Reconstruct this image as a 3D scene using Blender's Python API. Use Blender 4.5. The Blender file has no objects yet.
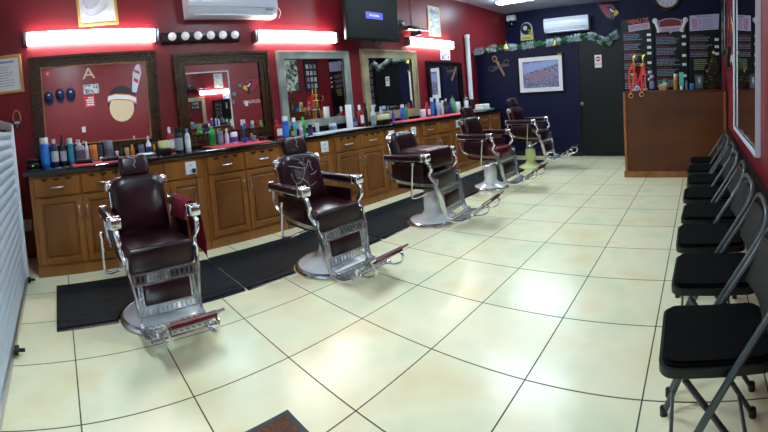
import bpy, bmesh, math, random
from mathutils import Matrix, Vector
PI = math.pi
random.seed(7)
SC = bpy.context.scene
COL = SC.collection

# ------------------------------------------------------------------ camera (cylindrical panorama, as the photograph)
cam = bpy.data.cameras.new('camera'); cam_ob = bpy.data.objects.new('camera', cam); COL.objects.link(cam_ob)
cam.type = 'PANO'; cam.panorama_type = 'CENTRAL_CYLINDRICAL'
F, CX, CY = 411.135828, 456.1, 129.7
cam.central_cylindrical_range_u_min = -CX/F; cam.central_cylindrical_range_u_max = (768-CX)/F
cam.central_cylindrical_range_v_min = (CY-432)/F; cam.central_cylindrical_range_v_max = CY/F
cam.central_cylindrical_radius = 1.0
_R = Matrix.Rotation(.59892564, 3, 'Z') @ Matrix.Rotation(-.0822312965, 3, 'X') @ Matrix.Rotation(.0717748468, 3, 'Y')
cam_ob.matrix_world = Matrix.Translation((2.2464, -1.4757, 1.2270)) @ (_R @ Matrix(((1,0,0),(0,0,-1),(0,1,0)))).to_4x4()
cam.clip_start = .02
SC.camera = cam_ob

# ------------------------------------------------------------------ world and exposure
w = bpy.data.worlds.new('world'); SC.world = w; w.use_nodes = True
w.node_tree.nodes['Background'].inputs[0].default_value = (.6,.75,1,1)
w.node_tree.nodes['Background'].inputs[1].default_value = .2
SC.view_settings.view_transform = 'Standard'; SC.view_settings.look = 'None'
SC.view_settings.exposure = 0.22; SC.view_settings.gamma = 1.0; SC.view_settings.use_curve_mapping = False
TUBE_WALL = 22.0       # the fluorescent tubes over the mirrors
TUBE_CEIL = 50.0       # the fluorescent fixtures on the ceiling

# ------------------------------------------------------------------ materials
MATS = {}
def srgb(h):
    if isinstance(h, str):
        c = [int(h[i:i+2],16)/255 for i in (0,2,4)]
    else: c = h
    return tuple((x/12.92 if x <= .04045 else ((x+.055)/1.055)**2.4) for x in c)+(1,)
def mat(name, col, rough=.5, metal=0, spec=.5, coat=0, emit=0, trans=0, bump=None, var=None, alpha=1, sheen=0):
    if name in MATS: return MATS[name]
    m = bpy.data.materials.new(name); m.use_nodes = True; nt = m.node_tree; b = nt.nodes['Principled BSDF']
    c = srgb(col); b.inputs['Base Color'].default_value = c; b.inputs['Roughness'].default_value = rough
    b.inputs['Metallic'].default_value = metal; b.inputs['Specular IOR Level'].default_value = spec
    b.inputs['Coat Weight'].default_value = coat; b.inputs['Coat Roughness'].default_value = .08
    b.inputs['Transmission Weight'].default_value = trans
    if emit:
        b.inputs['Emission Color'].default_value = c; b.inputs['Emission Strength'].default_value = emit
    tc = nt.nodes.new('ShaderNodeTexCoord')
    if var:     # (scale, second colour, stretch, contrast)
        sc, c2, st = var[:3]
        mp = nt.nodes.new('ShaderNodeMapping'); mp.inputs['Scale'].default_value = st
        n = nt.nodes.new('ShaderNodeTexNoise'); n.inputs['Scale'].default_value = sc; n.inputs['Detail'].default_value = 5
        r = nt.nodes.new('ShaderNodeValToRGB'); r.color_ramp.elements[0].position = .35; r.color_ramp.elements[1].position = .68
        r.color_ramp.elements[0].color = c; r.color_ramp.elements[1].color = srgb(c2)
        nt.links.new(tc.outputs['Object'], mp.inputs[0]); nt.links.new(mp.outputs[0], n.inputs[0])
        nt.links.new(n.outputs[0], r.inputs[0]); nt.links.new(r.outputs[0], b.inputs['Base Color'])
    if bump:    # (scale, strength)
        n = nt.nodes.new('ShaderNodeTexNoise'); n.inputs['Scale'].default_value = bump[0]; n.inputs['Detail'].default_value = 3
        bp = nt.nodes.new('ShaderNodeBump'); bp.inputs['Strength'].default_value = bump[1]; bp.inputs['Distance'].default_value = .01
        nt.links.new(tc.outputs['Object'], n.inputs[0]); nt.links.new(n.outputs[0], bp.inputs['Height']); nt.links.new(bp.outputs[0], b.inputs['Normal'])
    MATS[name] = m; return m

M_RED   = mat('red_wall_paint', '7e1a24', .36, var=(1.6,'741620',(1,1,1)), bump=(60,.06))
M_NAVY  = mat('navy_wall_paint', '070c32', .6, spec=.25, bump=(60,.05))
M_CEIL  = mat('ceiling_paint', 'b8bccc', .6)
M_BLACKWALL = mat('black_rail', '0e0e12', .45)
M_DOOR  = mat('dark_door_paint', '080f11', .5, spec=.3)
M_OAK   = mat('honey_cabinet_wood', '985c20', .36, coat=.3, var=(5,'784610',(1,1,.12)))
M_OAKF  = mat('cabinet_panel_wood', '864c16', .36, coat=.3, var=(6,'6c3a0b',(1,1,.12)))
M_CHERRY= mat('cherry_counter_wood', '5e2e09', .42, spec=.35, coat=.08, var=(3,'4a2205',(.5,1,1)))
M_SLOT  = mat('dark_slot', '0a0706', .8)
M_TOP   = mat('black_worktop', '0a0b0f', .12, coat=.4)
M_CHROME= mat('chrome', 'e6e9ee', .2, metal=1)
M_PLATE = mat('nickel_plate', 'd2d6dc', .24, metal=.9)
M_STEEL = mat('brushed_steel', 'b4b8be', .3, metal=1)
M_PORC  = mat('white_porcelain', 'e8eef2', .12, coat=.6)
M_PORCG = mat('lime_porcelain', 'd3e29a', .2, coat=.5)
M_LEATH = mat('maroon_leather', '2a0814', .3, spec=.38, coat=.12, bump=(18,.15), var=(4,'1e060c',(1,1,1)))
M_LEATR = mat('red_leather', '5e1024', .25, coat=.35, bump=(18,.15))
M_CRACK = mat('grey_tape', '94868e', .4)
M_RUB   = mat('black_rubber', '07161e', .5, spec=.28, bump=(45,.8), var=(14,'0c2028',(1,.35,1)))
M_RUBE  = mat('rubber_edge', '0a1622', .14, coat=.4)
M_MIRROR= mat('mirror_glass', 'f4f6f6', .0, metal=1)
M_FDARK = mat('dark_bronze_frame', '2c1a0c', .25, coat=.4, metal=.3, var=(70,'4a3016',(1,1,1)), bump=(70,.6))
M_FSILV = mat('silver_frame', 'c4cdc4', .28, metal=.45, var=(5,'98a49c',(1,1,1)))
M_FGOLD = mat('champagne_frame', 'c8bc98', .3, metal=.3, var=(5,'a89c7a',(1,1,1)))
M_FBLACK= mat('black_frame', '0c0b10', .3)
M_GOLD  = mat('gold', 'e8c860', .25, metal=.5)
M_GOLDF = mat('gold_picture_frame', 'c9a45a', .35, metal=.3)
M_PAPER = mat('white_paper', 'dfe6ea', .6)
M_WHITE = mat('white_plastic', 'e2e6ea', .3)
M_GREYW = mat('white_appliance', 'd5dae6', .3, coat=.3)
M_BLACK = mat('black_plastic', '0b0b0d', .3)
M_SATIN = mat('black_vinyl', '020203', .7, spec=.1)
M_TUBEM = mat('grey_chair_tube', '50595c', .32, metal=.6)
M_EDGE  = mat('dark_green_grey_metal', '121816', .42, spec=.4)
M_LAMPW = mat('wall_tube_glow', (1,.96,.94), emit=TUBE_WALL)
M_LAMPC = mat('ceiling_tube_glow', (.84,.95,1), emit=TUBE_CEIL)
M_HOUS  = mat('lamp_housing', 'e8eaf0', .4)
M_BULB  = mat('white_globe_glass', 'f2f2f6', .15, coat=.5, emit=.25)
M_TOWEL = mat('maroon_cloth', '8a1230', .9, bump=(40,.6))
M_PINK  = mat('red_mat_cloth', 'd23a4c', .8)
M_SHUT  = mat('shutter_steel', 'c6d6e4', .35, metal=.3)
M_RIB   = mat('red_ribbon', 'c4141e', .6)
M_COCOA = mat('brown_doormat_pile', '553322', .95, bump=(160,1), var=(90,'7a4c33',(1,1,1)))
def cmat(h, rough=.3, **k): return mat('paint_'+h+('' if rough==.3 else '_r%d'%int(rough*100)), h, rough, **k)

def floor_mat():
    m = bpy.data.materials.new('cream_floor_tile'); m.use_nodes = True; nt = m.node_tree; N = nt.nodes; L = nt.links; b = N['Principled BSDF']
    tc = N.new('ShaderNodeTexCoord')
    br = N.new('ShaderNodeTexBrick'); br.offset = 0; br.offset_frequency = 1; br.squash = 1
    br.inputs['Scale'].default_value = 1; br.inputs['Brick Width'].default_value = .5; br.inputs['Row Height'].default_value = .5
    br.inputs['Mortar Size'].default_value = .0035; br.inputs['Mortar Smooth'].default_value = .1; br.inputs['Bias'].default_value = 0
    br.inputs['Color1'].default_value = srgb('fbf7e2'); br.inputs['Color2'].default_value = srgb('f5f2da'); br.inputs['Mortar'].default_value = srgb('50432e')
    L.new(tc.outputs['Object'], br.inputs[0])
    n = N.new('ShaderNodeTexNoise'); n.inputs['Scale'].default_value = 2.6; n.inputs['Detail'].default_value = 6; L.new(tc.outputs['Object'], n.inputs[0])
    r = N.new('ShaderNodeValToRGB'); E = r.color_ramp.elements
    E[0].position = .3; E[0].color = srgb('e4ecd2'); E[1].position = .72; E[1].color = srgb('f4e4be')
    e = E.new(.5); e.color = srgb('faf6e0'); L.new(n.outputs[0], r.inputs[0])
    mx = N.new('ShaderNodeMix'); mx.data_type = 'RGBA'; mx.blend_type = 'MULTIPLY'; mx.inputs[0].default_value = .85
    L.new(br.outputs['Color'], mx.inputs[6]); L.new(r.outputs[0], mx.inputs[7]); L.new(mx.outputs[2], b.inputs['Base Color'])
    mr = N.new('ShaderNodeMapRange'); mr.inputs[3].default_value = .23; mr.inputs[4].default_value = .7; L.new(br.outputs['Fac'], mr.inputs[0]); L.new(mr.outputs[0], b.inputs['Roughness'])
    n2 = N.new('ShaderNodeTexNoise'); n2.inputs['Scale'].default_value = 5; L.new(tc.outputs['Object'], n2.inputs[0])
    bp = N.new('ShaderNodeBump'); bp.inputs['Strength'].default_value = .1; bp.inputs['Distance'].default_value = .02; L.new(n2.outputs[0], bp.inputs['Height']); L.new(bp.outputs[0], b.inputs['Normal'])
    return m
M_FLOOR = floor_mat()

# ------------------------------------------------------------------ mesh helpers
def V(*a): return Vector(a)
def box(bm, x0, x1, y0, y1, z0, z1, bev=0, seg=2, M=None):
    t = bmesh.new(); bmesh.ops.create_cube(t, size=1)
    for v in t.verts: v.co = V((x0+x1)/2+v.co.x*(x1-x0), (y0+y1)/2+v.co.y*(y1-y0), (z0+z1)/2+v.co.z*(z1-z0))
    if bev: bmesh.ops.bevel(t, geom=t.edges[:], offset=bev, segments=seg, profile=.5, affect='EDGES')
    if M is not None: bmesh.ops.transform(t, matrix=M, verts=t.verts)
    join(bm, t)
def join(bm, t):
    me = bpy.data.meshes.new('tmp'); t.to_mesh(me); t.free(); bm.from_mesh(me); bpy.data.meshes.remove(me)
def tube(bm, pts, r, n=8, cap=True, closed=False, flat=None):
    """sweep a circle (or ellipse: flat=(ra, rb)) along pts; r number or list"""
    P = [Vector(p) for p in pts]; m = len(P); rings = []
    up = None
    for i, p in enumerate(P):
        if closed: d = (P[(i+1)%m]-P[i-1]).normalized()
        else: d = ((P[i+1] if i < m-1 else P[i])-(P[i-1] if i else P[i])).normalized()
        if up is None:
            a = V(0,0,1) if abs(d.z) < .9 else V(0,1,0)
        else: a = up
        s = d.cross(a).normalized(); up = s.cross(d).normalized()
        rr = r[i] if isinstance(r, (list, tuple)) else r
        ra, rb = (rr, rr) if flat is None else flat
        rings.append([bm.verts.new(p+s*math.cos(2*PI*k/n)*ra+up*math.sin(2*PI*k/n)*rb) for k in range(n)])
    for i in range(m if closed else m-1):
        A, B = rings[i], rings[(i+1)%m]
        for k in range(n):
            bm.faces.new((A[k], A[(k+1)%n], B[(k+1)%n], B[k]))
    if cap and not closed:
        bm.faces.new(rings[0][::-1]); bm.faces.new(rings[-1])
def smooth_path(pts, k=6):
    P = [Vector(p) for p in pts]; out = []
    Q = [P[0]*2-P[1]]+P+[P[-1]*2-P[-2]]
    for i in range(1, len(Q)-2):
        for j in range(k):
            t = j/k; a, b, c, d = Q[i-1:i+3]
            out.append(.5*((2*b)+(c-a)*t+(2*a-5*b+4*c-d)*t*t+(3*b-a-3*c+d)*t**3))
    out.append(P[-1]); return out
def lathe(bm, prof, c=(0,0,0), n=20, sx=1, sy=1, M=None, cap=True):
    t = bmesh.new(); rings = []
    for r, z in prof:
        if r < 1e-5: rings.append([t.verts.new((0,0,z))])
        else: rings.append([t.verts.new((math.cos(2*PI*k/n)*r*sx, math.sin(2*PI*k/n)*r*sy, z)) for k in range(n)])
    for A, B in zip(rings, rings[1:]):
        for k in range(n):
            f = [A[k%len(A)], A[(k+1)%len(A)], B[(k+1)%len(B)], B[k%len(B)]]
            g = []
            for v in f:
                if v not in g: g.append(v)
            if len(g) > 2: t.faces.new(g)
    if cap and len(rings[0]) > 1: t.faces.new(rings[0][::-1])
    if cap and len(rings[-1]) > 1: t.faces.new(rings[-1])
    bmesh.ops.translate(t, vec=Vector(c), verts=t.verts)
    if M is not None: bmesh.ops.transform(t, matrix=M, verts=t.verts)
    join(bm, t)
def prism(bm, pts, d0, d1, M):
    """polygon in (u,v), extruded along the plane normal, M maps (u,v,d) to space"""
    t = bmesh.new()
    a = [t.verts.new((u,v,d0)) for u, v in pts]; b = [t.verts.new((u,v,d1)) for u, v in pts]
    t.faces.new(a[::-1]); t.faces.new(b)
    for i in range(len(pts)): j = (i+1)%len(pts); t.faces.new((a[i],a[j],b[j],b[i]))
    bmesh.ops.triangulate(t, faces=[f for f in t.faces if len(f.verts) > 4])
    bmesh.ops.transform(t, matrix=M, verts=t.verts)
    join(bm, t)
def plane(origin, right, up):
    r = Vector(right).normalized(); u = Vector(up).normalized(); n = r.cross(u)
    return Matrix(((r.x,u.x,n.x,origin[0]),(r.y,u.y,n.y,origin[1]),(r.z,u.z,n.z,origin[2]),(0,0,0,1)))
def obj(name, bm, m, parent=None, loc=None, rot=None, smooth=True, label=None):
    bmesh.ops.recalc_face_normals(bm, faces=bm.faces)
    me = bpy.data.meshes.new(name); bm.to_mesh(me); bm.free()
    me.materials.append(m)
    if smooth:
        for p in me.polygons: p.use_smooth = True
        me.set_sharp_from_angle(angle=math.radians(38))
    o = bpy.data.objects.new(name, me); COL.objects.link(o)
    if parent is not None: o.parent = parent
    if loc is not None: o.location = loc
    if rot is not None: o.rotation_euler = rot
    if label: o['label'] = label
    return o
def tag(o, label, cat, group=None, kind=None):
    o['label'] = label; o['category'] = cat
    if group: o['group'] = group
    if kind: o['kind'] = kind
    return o
def thing(name, label, cat, loc=(0,0,0), rotz=0, group=None, rot=None):
    o = bpy.data.objects.new(name, None); COL.objects.link(o); o.empty_display_size = .05
    o.location = loc; o.rotation_euler = rot or (0,0,rotz)
    return tag(o, label, cat, group)
def struct(name, bm, m, smooth=False, parent=None):
    o = obj(name, bm, m, parent, smooth=smooth)
    if parent is None: o['kind'] = 'structure'
    return o
def B(*a, **k):
    bm = bmesh.new(); box(bm, *a, **k); return bm
def copy_tree(o, parent=None):
    c = o.copy(); COL.objects.link(c)
    if parent is not None: c.parent = parent
    for ch in list(o.children): copy_tree(ch, c)
    return c
def text(name, body, size, m, parent, M, depth=.002, align='CENTER', sx=1, label=None):
    cu = bpy.data.curves.new('tmp_text', 'FONT'); cu.body = body; cu.size = size; cu.extrude = depth/2
    cu.align_x = align; cu.align_y = 'CENTER'; cu.resolution_u = 3
    to = bpy.data.objects.new('tmp_text', cu); COL.objects.link(to)
    me = bpy.data.meshes.new_from_object(to.evaluated_get(bpy.context.evaluated_depsgraph_get()))
    bpy.data.objects.remove(to); bpy.data.curves.remove(cu)
    me.transform(M @ Matrix.Diagonal((sx,1,1,1))); me.name = name; me.materials.clear(); me.materials.append(m)
    o = bpy.data.objects.new(name, me); COL.objects.link(o)
    if parent is not None: o.parent = parent
    if label: o['label'] = label
    return o

# wall planes: (u, v, depth off the wall) -> world
def onleft(y, z, x=-2.0):  return plane((x,y,z), (0,1,0), (0,0,1))      # normal +x
def onright(y, z, x=2.6):  return plane((x,y,z), (0,-1,0), (0,0,1))     # normal -x
def onback(x, z, y=5.62):  return plane((x,y,z), (1,0,0), (0,0,1))      # normal -y

# ================================================================== THE SETTING
XL, XR, YF, YB, ZC = -2.0, 2.6, -2.12, 7.0, 2.98
struct('floor', B(XL-.1, XR+.1, YF-.1, YB+.1, -.08, 0), M_FLOOR)
struct('ceiling', B(XL-.1, XR+.1, YF-.1, YB+.1, ZC, ZC+.08), M_CEIL)
struct('wall_left', B(XL-.1, XL, YF-.1, YB+.1, 0, ZC), M_RED)
struct('wall_right', B(XR, XR+.1, YF-.1, YB+.1, 0, ZC), M_RED)
struct('wall_front', B(XL, XR, YF-.1, YF, 0, ZC), M_RED)
struct('wall_far', B(XL, XR, YB, YB+.1, 0, ZC), M_NAVY)
YP = 5.62
bm = bmesh.new(); box(bm, XL, .10, YP, YP+.1, 0, 2.06)
struct('wall_partition', bm, M_NAVY)
bm = bmesh.new(); box(bm, .885, XR, YP, YP+.1, 0, ZC)
struct('wall_back', bm, M_NAVY)
bm = bmesh.new(); box(bm, .10, .885, YP, YP+.1, 2.0, 2.06)
struct('trim_1', bm, M_DOOR)
d = struct('door_1', B(.10, .885, YP+.005, YP+.06, .01, 2.0), M_DOOR)
bm = bmesh.new(); lathe(bm, [(.012,0),(.012,.03),(.03,.035),(.034,.05),(.026,.066),(0,.07)], M=plane((.155,YP+.004,.955),(1,0,0),(0,0,1))@Matrix.Identity(4))
obj('door_handle', bm, M_STEEL, d, label='round steel door knob')
# door frame edge
bm = bmesh.new(); box(bm, .085, .11, YP-.012, YP+.01, 0, 2.0); box(bm, .875, .9, YP-.012, YP+.01, 0, 2.0)
struct('trim_2', bm, M_DOOR)
struct('trim_3', B(XR-.025, XR, -2.1, 3.90, .52, .655, bev=.006), M_BLACKWALL)
struct('baseboard_right', B(XR-.015, XR, -2.1, 3.90, 0, .09), M_BLACKWALL)
struct('baseboard_back', B(XL, .085, YP-.012, YP, 0, .07), M_BLACKWALL)

# roller shutter across the shop front
sh = thing('roller_shutter', 'corrugated grey steel roller shutter at the left edge of the shop front', 'shutter', (0,-1.87,0))
bm = bmesh.new(); t = bmesh.new()
prof = []
z = .03
while z < 1.30:
    for k in range(6):
        a = k/6
        prof.append((.016*math.sin(PI*a)**.7 if a > 0 else 0, z+a*.075))
    z += .075
A = [t.verts.new((-1.29, y, z)) for y, z in prof]; Bv = [t.verts.new((2.55, y, z)) for y, z in prof]
for i in range(len(prof)-1): t.faces.new((A[i],A[i+1],Bv[i+1],Bv[i]))
A2 = [t.verts.new((-1.29, y-.004, z)) for y, z in prof]; B2 = [t.verts.new((2.55, y-.004, z)) for y, z in prof]
for i in range(len(prof)-1): t.faces.new((A2[i+1],A2[i],B2[i],B2[i+1]))
join(bm, t); obj('slat_curtain', bm, M_SHUT, sh)
bm = bmesh.new(); box(bm, -1.33, -1.275, -.03, .035, 0, 1.36, bev=.004); obj('guide_rail', bm, M_WHITE, sh)
bm = bmesh.new(); box(bm, -1.28, 2.56, -.025, .03, 0, .05, bev=.006); obj('bottom_bar', bm, M_STEEL, sh)
for x in (-1.24, -.10):
    bm = bmesh.new(); box(bm, x-.03, x+.035, .03, .055, .02, .05, bev=.004); box(bm, x-.008, x+.008, .05, .09, .025, .04)
    obj('latch', bm, M_EDGE, sh)
bm = bmesh.new(); box(bm, -1.28, 2.56, -.03, .03, 1.31, 1.37, bev=.01); obj('top_rail', bm, M_STEEL, sh)

# ================================================================== CABINETS ALONG THE LEFT WALL
CF = -1.365     # cabinet face
def finger_slots(parent, y0, y1, z, x):
    for k in range(3):
        yc = y0+(y1-y0)*(.24+.26*k)
        bm = bmesh.new(); prism(bm, [(yc+.03*math.cos(a), z-.024*abs(math.sin(a))) for a in [PI+PI*i/8 for i in range(9)]], 0, .003, plane((x,0,0),(0,1,0),(0,0,1)))
        obj('finger_slot', bm, M_SLOT, parent, smooth=False)
def handle(parent, x, y, z, vert=False, L=.11):
    bm = bmesh.new(); h = L/2
    if vert: pts = [(x,y,z-h),(x+.022,y,z-h*.8),(x+.028,y,z),(x+.022,y,z+h*.8),(x,y,z+h)]
    else: pts = [(x,y-h,z),(x+.022,y-h*.8,z),(x+.028,y,z),(x+.022,y+h*.8,z),(x,y+h,z)]
    tube(bm, smooth_path(pts, 3), .006, 6)
    obj('handle', bm, M_STEEL, parent)
def door_panel(parent, y0, y1, z0, z1, hside, name='door'):
    w = .05
    bm = bmesh.new()
    box(bm, 0, .02, y0, y0+w, z0, z1, bev=.003, seg=1); box(bm, 0, .02, y1-w, y1, z0, z1, bev=.003, seg=1)
    box(bm, 0, .02, y0+w, y1-w, z0, z0+w, bev=.003, seg=1); box(bm, 0, .02, y0+w, y1-w, z1-w, z1, bev=.003, seg=1)
    d = obj(name, bm, M_OAK, parent)
    bm = bmesh.new(); box(bm, 0, .008, y0+w-.002, y1-w+.002, z0+w-.002, z1-w+.002)
    box(bm, .006, .016, y0+w+.018, y1-w-.018, z0+w+.018, z1-w-.018, bev=.006, seg=1)
    obj('panel', bm, M_OAKF, d)
    if hside is not None: handle(d, .02, y1-.03 if hside > 0 else y0+.03, z1-.14, True)
    return d
def cab_body(t, y0, y1):
    bm = bmesh.new()
    box(bm, -.59, 0, y0, y1, .09, .888); box(bm, -.59, -.002, y0+.001, y1-.001, 0, .10); box(bm, 0,.004, y0, y1, 0, .085)
    obj('body', bm, M_OAK, t, smooth=False)
def drawer_cab(y0, y1, label, nd=2):
    t = thing('drawer_cabinet', label, 'cabinet', (CF,y0,0), group='base cabinets with drawers over doors')
    W = y1-y0; cab_body(t, 0, W); g = .035; m = W/2
    for a, b in ((g, m-.008), (m+.008, W-g)):
        bm = bmesh.new(); box(bm, 0, .02, a, b, .70, .862, bev=.004, seg=1)
        dr = obj('drawer', bm, M_OAK, t); handle(dr, .02, (a+b)/2, .775)
        finger_slots(dr, a, b, .855, .0195)
    door_panel(t, g, m-.006, .11, .682, 1); door_panel(t, m+.006, W-g, .11, .682, -1)
    return t
def outlet(t, x, y, z, name='wall_outlet', M=None, double=True):
    bm = bmesh.new(); box(bm, x, x+.006, y-.052, y+.052, z-.06, z+.06, bev=.003, seg=1)
    o = obj(name, bm, M_WHITE, t)
    for dz in (-.025,.025):
        bm = bmesh.new()
        for dy in (-.008,.008): box(bm, x+.006, x+.0075, y+dy-.002, y+dy+.002, z+dz-.008, z+dz+.008)
        obj('socket', bm, M_SLOT, o, smooth=False)
    return o
def panel_cab(y0, y1, outs, label):
    t = thing('outlet_cabinet', label, 'cabinet', (CF,y0,0), group='narrow base cabinets with outlet panel')
    W = y1-y0; cab_body(t, 0, W); g = .03; m = W/2
    bm = bmesh.new(); box(bm, 0, .014, g, W-g, .70, .868, bev=.004, seg=1); obj('outlet_panel', bm, M_OAK, t)
    for yo in outs: outlet(t, .014, yo-y0, .79)
    door_panel(t, g, m-.006, .11, .682, 1); door_panel(t, m+.006, W-g, .11, .682, -1)
    return t
drawer_cab(-1.75, -.86, 'honey wood drawer cabinet at the left end of the worktop, beside the shutter')
drawer_cab(-.16, .69, 'honey wood drawer cabinet below the bronze mirror with the globe lamp bar')
drawer_cab(1.37, 2.21, 'honey wood drawer cabinet below the paper roll, between second and third barber chairs')
drawer_cab(2.93, 3.71, 'honey wood drawer cabinet showing between third and fourth barber chairs')
drawer_cab(4.46, 5.30, 'honey wood drawer cabinet at the far end, next to the navy partition')
oc = panel_cab(-.855, -.165, (-.29,), 'honey wood cabinet with outlet panel right behind the nearest barber chair')
panel_cab(.695, 1.365, (1.25,), 'honey wood cabinet with outlet panel behind the cracked barber chair')
panel_cab(2.215, 2.925, (2.33, 2.77), 'honey wood cabinet with two outlets behind the third barber chair')
panel_cab(3.715, 4.455, (3.85,), 'honey wood cabinet with outlet panel behind the fourth barber chair')
# plug and cord at the near outlet
pc = thing('power_plug', 'black plug with thin cord in the outlet behind nearest barber chair', 'plug', (CF+.02,-.27,.765))
bm = bmesh.new(); box(bm, .001, .035, -.016, .016, -.02, .02, bev=.005); obj('plug_body', bm, M_BLACK, pc)
bm = bmesh.new(); tube(bm, smooth_path([(.03,0,-.018),(.032,.01,-.12),(.03,-.03,-.25),(.034,.0,-.4),(.03,.03,-.5)],5), .0035, 5); obj('cord', bm, M_BLACK, pc)
# clipper cords hanging over the first cabinet
for y, yy, dz, nm in ((-1.12, -1.05, .34, 'left'), (-1.0, -.93, .42, 'middle'), (-.56,-.55,.22,'right')):
    bm = bmesh.new()
    tube(bm, smooth_path([(0,0,.0),(.03,.005,-.012),(.04,.01,-.06),(.04,(yy-y)*.4,-dz*.5),(.04,yy-y,-dz)],5), .0035, 5)
    o = obj('hanging_cable', bm, M_BLACK, loc=(CF+.008,y,.938))
    tag(o, {'left':'thin black cable hanging down the front of the first cabinet, left of two','middle':'thin black cable hanging beside the nearest chair headrest, right of the other','right':'thin black cable hanging below the cream topped box'}[nm], 'cable')

wt = thing('worktop', 'long glossy black worktop running over all the wooden cabinets', 'countertop', (0,0,0))
bm = bmesh.new(); box(bm, -1.995, -1.325, -1.80, 5.34, .889, .929, bev=.006); obj('slab', bm, M_TOP, wt)
bm = bmesh.new(); box(bm, -1.995, -1.975, -1.80, 5.34, .929, 1.0, bev=.004); obj('backsplash', bm, M_TOP, wt)

# ================================================================== MIRRORS ON THE LEFT WALL
def framed(name, label, cat, y0, y1, z0, z1, fw, fm, x=-1.972, depth=.05, inner=None, ridges=2, group=None, tilt=0, wallfun=onleft, fill=('mirror_glass', M_MIRROR)):
    """y0..y1 is the extent along the wall; origin at the middle"""
    yc, zc = (y0+y1)/2, (z0+z1)/2; hw, hh = abs(y1-y0)/2, (z1-z0)/2
    M0 = wallfun(yc, zc) @ Matrix.Rotation(tilt, 4, 'Z')
    t = thing(name, label, cat, group=group); t.matrix_world = M0
    bm = bmesh.new(); I = Matrix.Identity(4)
    def ring(o, w, d0, d1):    # mitred ring from outer inset o, width w
        for s in range(4):
            a = [(-hw+o,-hh+o),(hw-o,-hh+o),(hw-o,hh-o),(-hw+o,hh-o)]
            b = [(-hw+o+w,-hh+o+w),(hw-o-w,-hh+o+w),(hw-o-w,hh-o-w),(-hw+o+w,hh-o-w)]
            prism(bm, [a[s],a[(s+1)%4],b[(s+1)%4],b[s]], d0, d1, I)
    ring(0, fw, .002, depth*.55)
    ring(fw*.06, fw*.2, .002, depth)
    if ridges > 1: ring(fw*.40, fw*.16, .002, depth*.75)
    ring(fw*.86, fw*.14, .002, depth*.7)
    obj('frame', bm, fm, t)
    bm = bmesh.new(); prism(bm, [(-hw+fw*.9,-hh+fw*.9),(hw-fw*.9,-hh+fw*.9),(hw-fw*.9,hh-fw*.9),(-hw+fw*.9,hh-fw*.9)], .004, .012, I)
    obj(fill[0], bm, fill[1], t, smooth=False)
    return t, hw, hh
m1, hw, hh = framed('wall_mirror', 'wide dark bronze framed mirror under the leftmost fluorescent lamp', 'mirror', -1.69, -.35, .985, 2.03, .115, M_FDARK, tilt=math.radians(-1.8))
bm = bmesh.new()
n = 46
for s in (-1, 1):
    for k in range(n):
        lathe(bm, [(0,.0),(.007,.0),(.005,.008),(0,.010)], c=((k/(n-1)-.5)*2*(hw-.125), s*(hh-.122), .036), n=6)
    for k in range(36):
        lathe(bm, [(0,.0),(.007,.0),(.005,.008),(0,.010)], c=(s*(hw-.122), (k/35-.5)*2*(hh-.125), .036), n=6)
obj('beading', bm, M_GOLDF, m1)
framed('wall_mirror', 'dark bronze framed mirror under the bar of globe bulbs', 'mirror', -.165, 1.01, .935, 1.955, .13, M_FDARK)
framed('wall_mirror', 'silver framed mirror reflecting the reception desk, third from the shutter', 'mirror', 1.13, 2.27, .985, 1.95, .10, M_FSILV)
framed('wall_mirror', 'champagne framed mirror below the television', 'mirror', 2.50, 3.71, .955, 1.99, .125, M_FGOLD)
framed('wall_mirror', 'plain black framed mirror nearest the navy partition', 'mirror', 3.98, 5.02, .95, 1.84, .085, M_FBLACK, ridges=1)

# ================================================================== LAMPS
def tube_lamp(label, y0, y1, z, tilt=0):
    L = (y1-y0)/2
    t = thing('fluorescent_lamp', label, 'lamp', group='fluorescent lamps over the mirrors'); t.matrix_world = onleft((y0+y1)/2, z)@Matrix.Rotation(tilt,4,'Z')
    bm = bmesh.new(); box(bm, -L, L, -.045, .045, .0, .03, bev=.004); obj('housing', bm, M_HOUS, t)
    for s in (-1, 1):
        bm = bmesh.new(); box(bm, s*L-.022, s*L+.022, -.068, .068, .0, .1, bev=.008); obj('end_cap', bm, M_STEEL, t)
    for v in (-.038, .038):
        bm = bmesh.new(); tube(bm, [(-L+.02,v,.065),(L-.02,v,.065)], .030, 14); obj('lamp_tube', bm, M_LAMPW, t)
tube_lamp('long double fluorescent lamp above the wide bronze mirror at left', -1.68, -.32, 2.195, math.radians(-3.2))
tube_lamp('double fluorescent lamp between globe bulb bar and television', .86, 2.05, 2.115)
tube_lamp('double fluorescent lamp right of the television, below the small shelf', 3.51, 4.74, 2.13)
t = thing('vanity_light_bar', 'black bar with six white globe bulbs above the second mirror', 'lamp'); t.matrix_world = onleft(.205, 2.125)
bm = bmesh.new(); box(bm, -.46, .46, -.055, .055, 0, .04, bev=.004); obj('bar', bm, M_BLACK, t)
for k in range(6):
    u = -.365+.146*k
    bm = bmesh.new(); lathe(bm, [(.02,.04),(.026,.055),(.02,.066)], c=(u,0,0), n=14); s = obj('socket', bm, M_STEEL, t)
    bm = bmesh.new(); lathe(bm, [(.0,.058),(.022,.06),(.04,.08),(.046,.104),(.04,.128),(.022,.146),(0,.15)], c=(u,0,0), n=18); obj('globe_bulb', bm, M_BULB, s)
def ceil_lamp(x, y, label, L=.62):
    t = thing('ceiling_lamp', label, 'lamp', (x,y,ZC-.001), group='fluorescent fixtures on the ceiling')
    bm = bmesh.new(); box(bm, -L, L, -.10, .10, -.05, 0, bev=.006); obj('housing', bm, M_HOUS, t)
    bm = bmesh.new(); box(bm, -L+.01, L-.01, -.088, .088, -.085, -.045, bev=.02, seg=3); obj('diffuser', bm, M_LAMPC, t)
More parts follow.
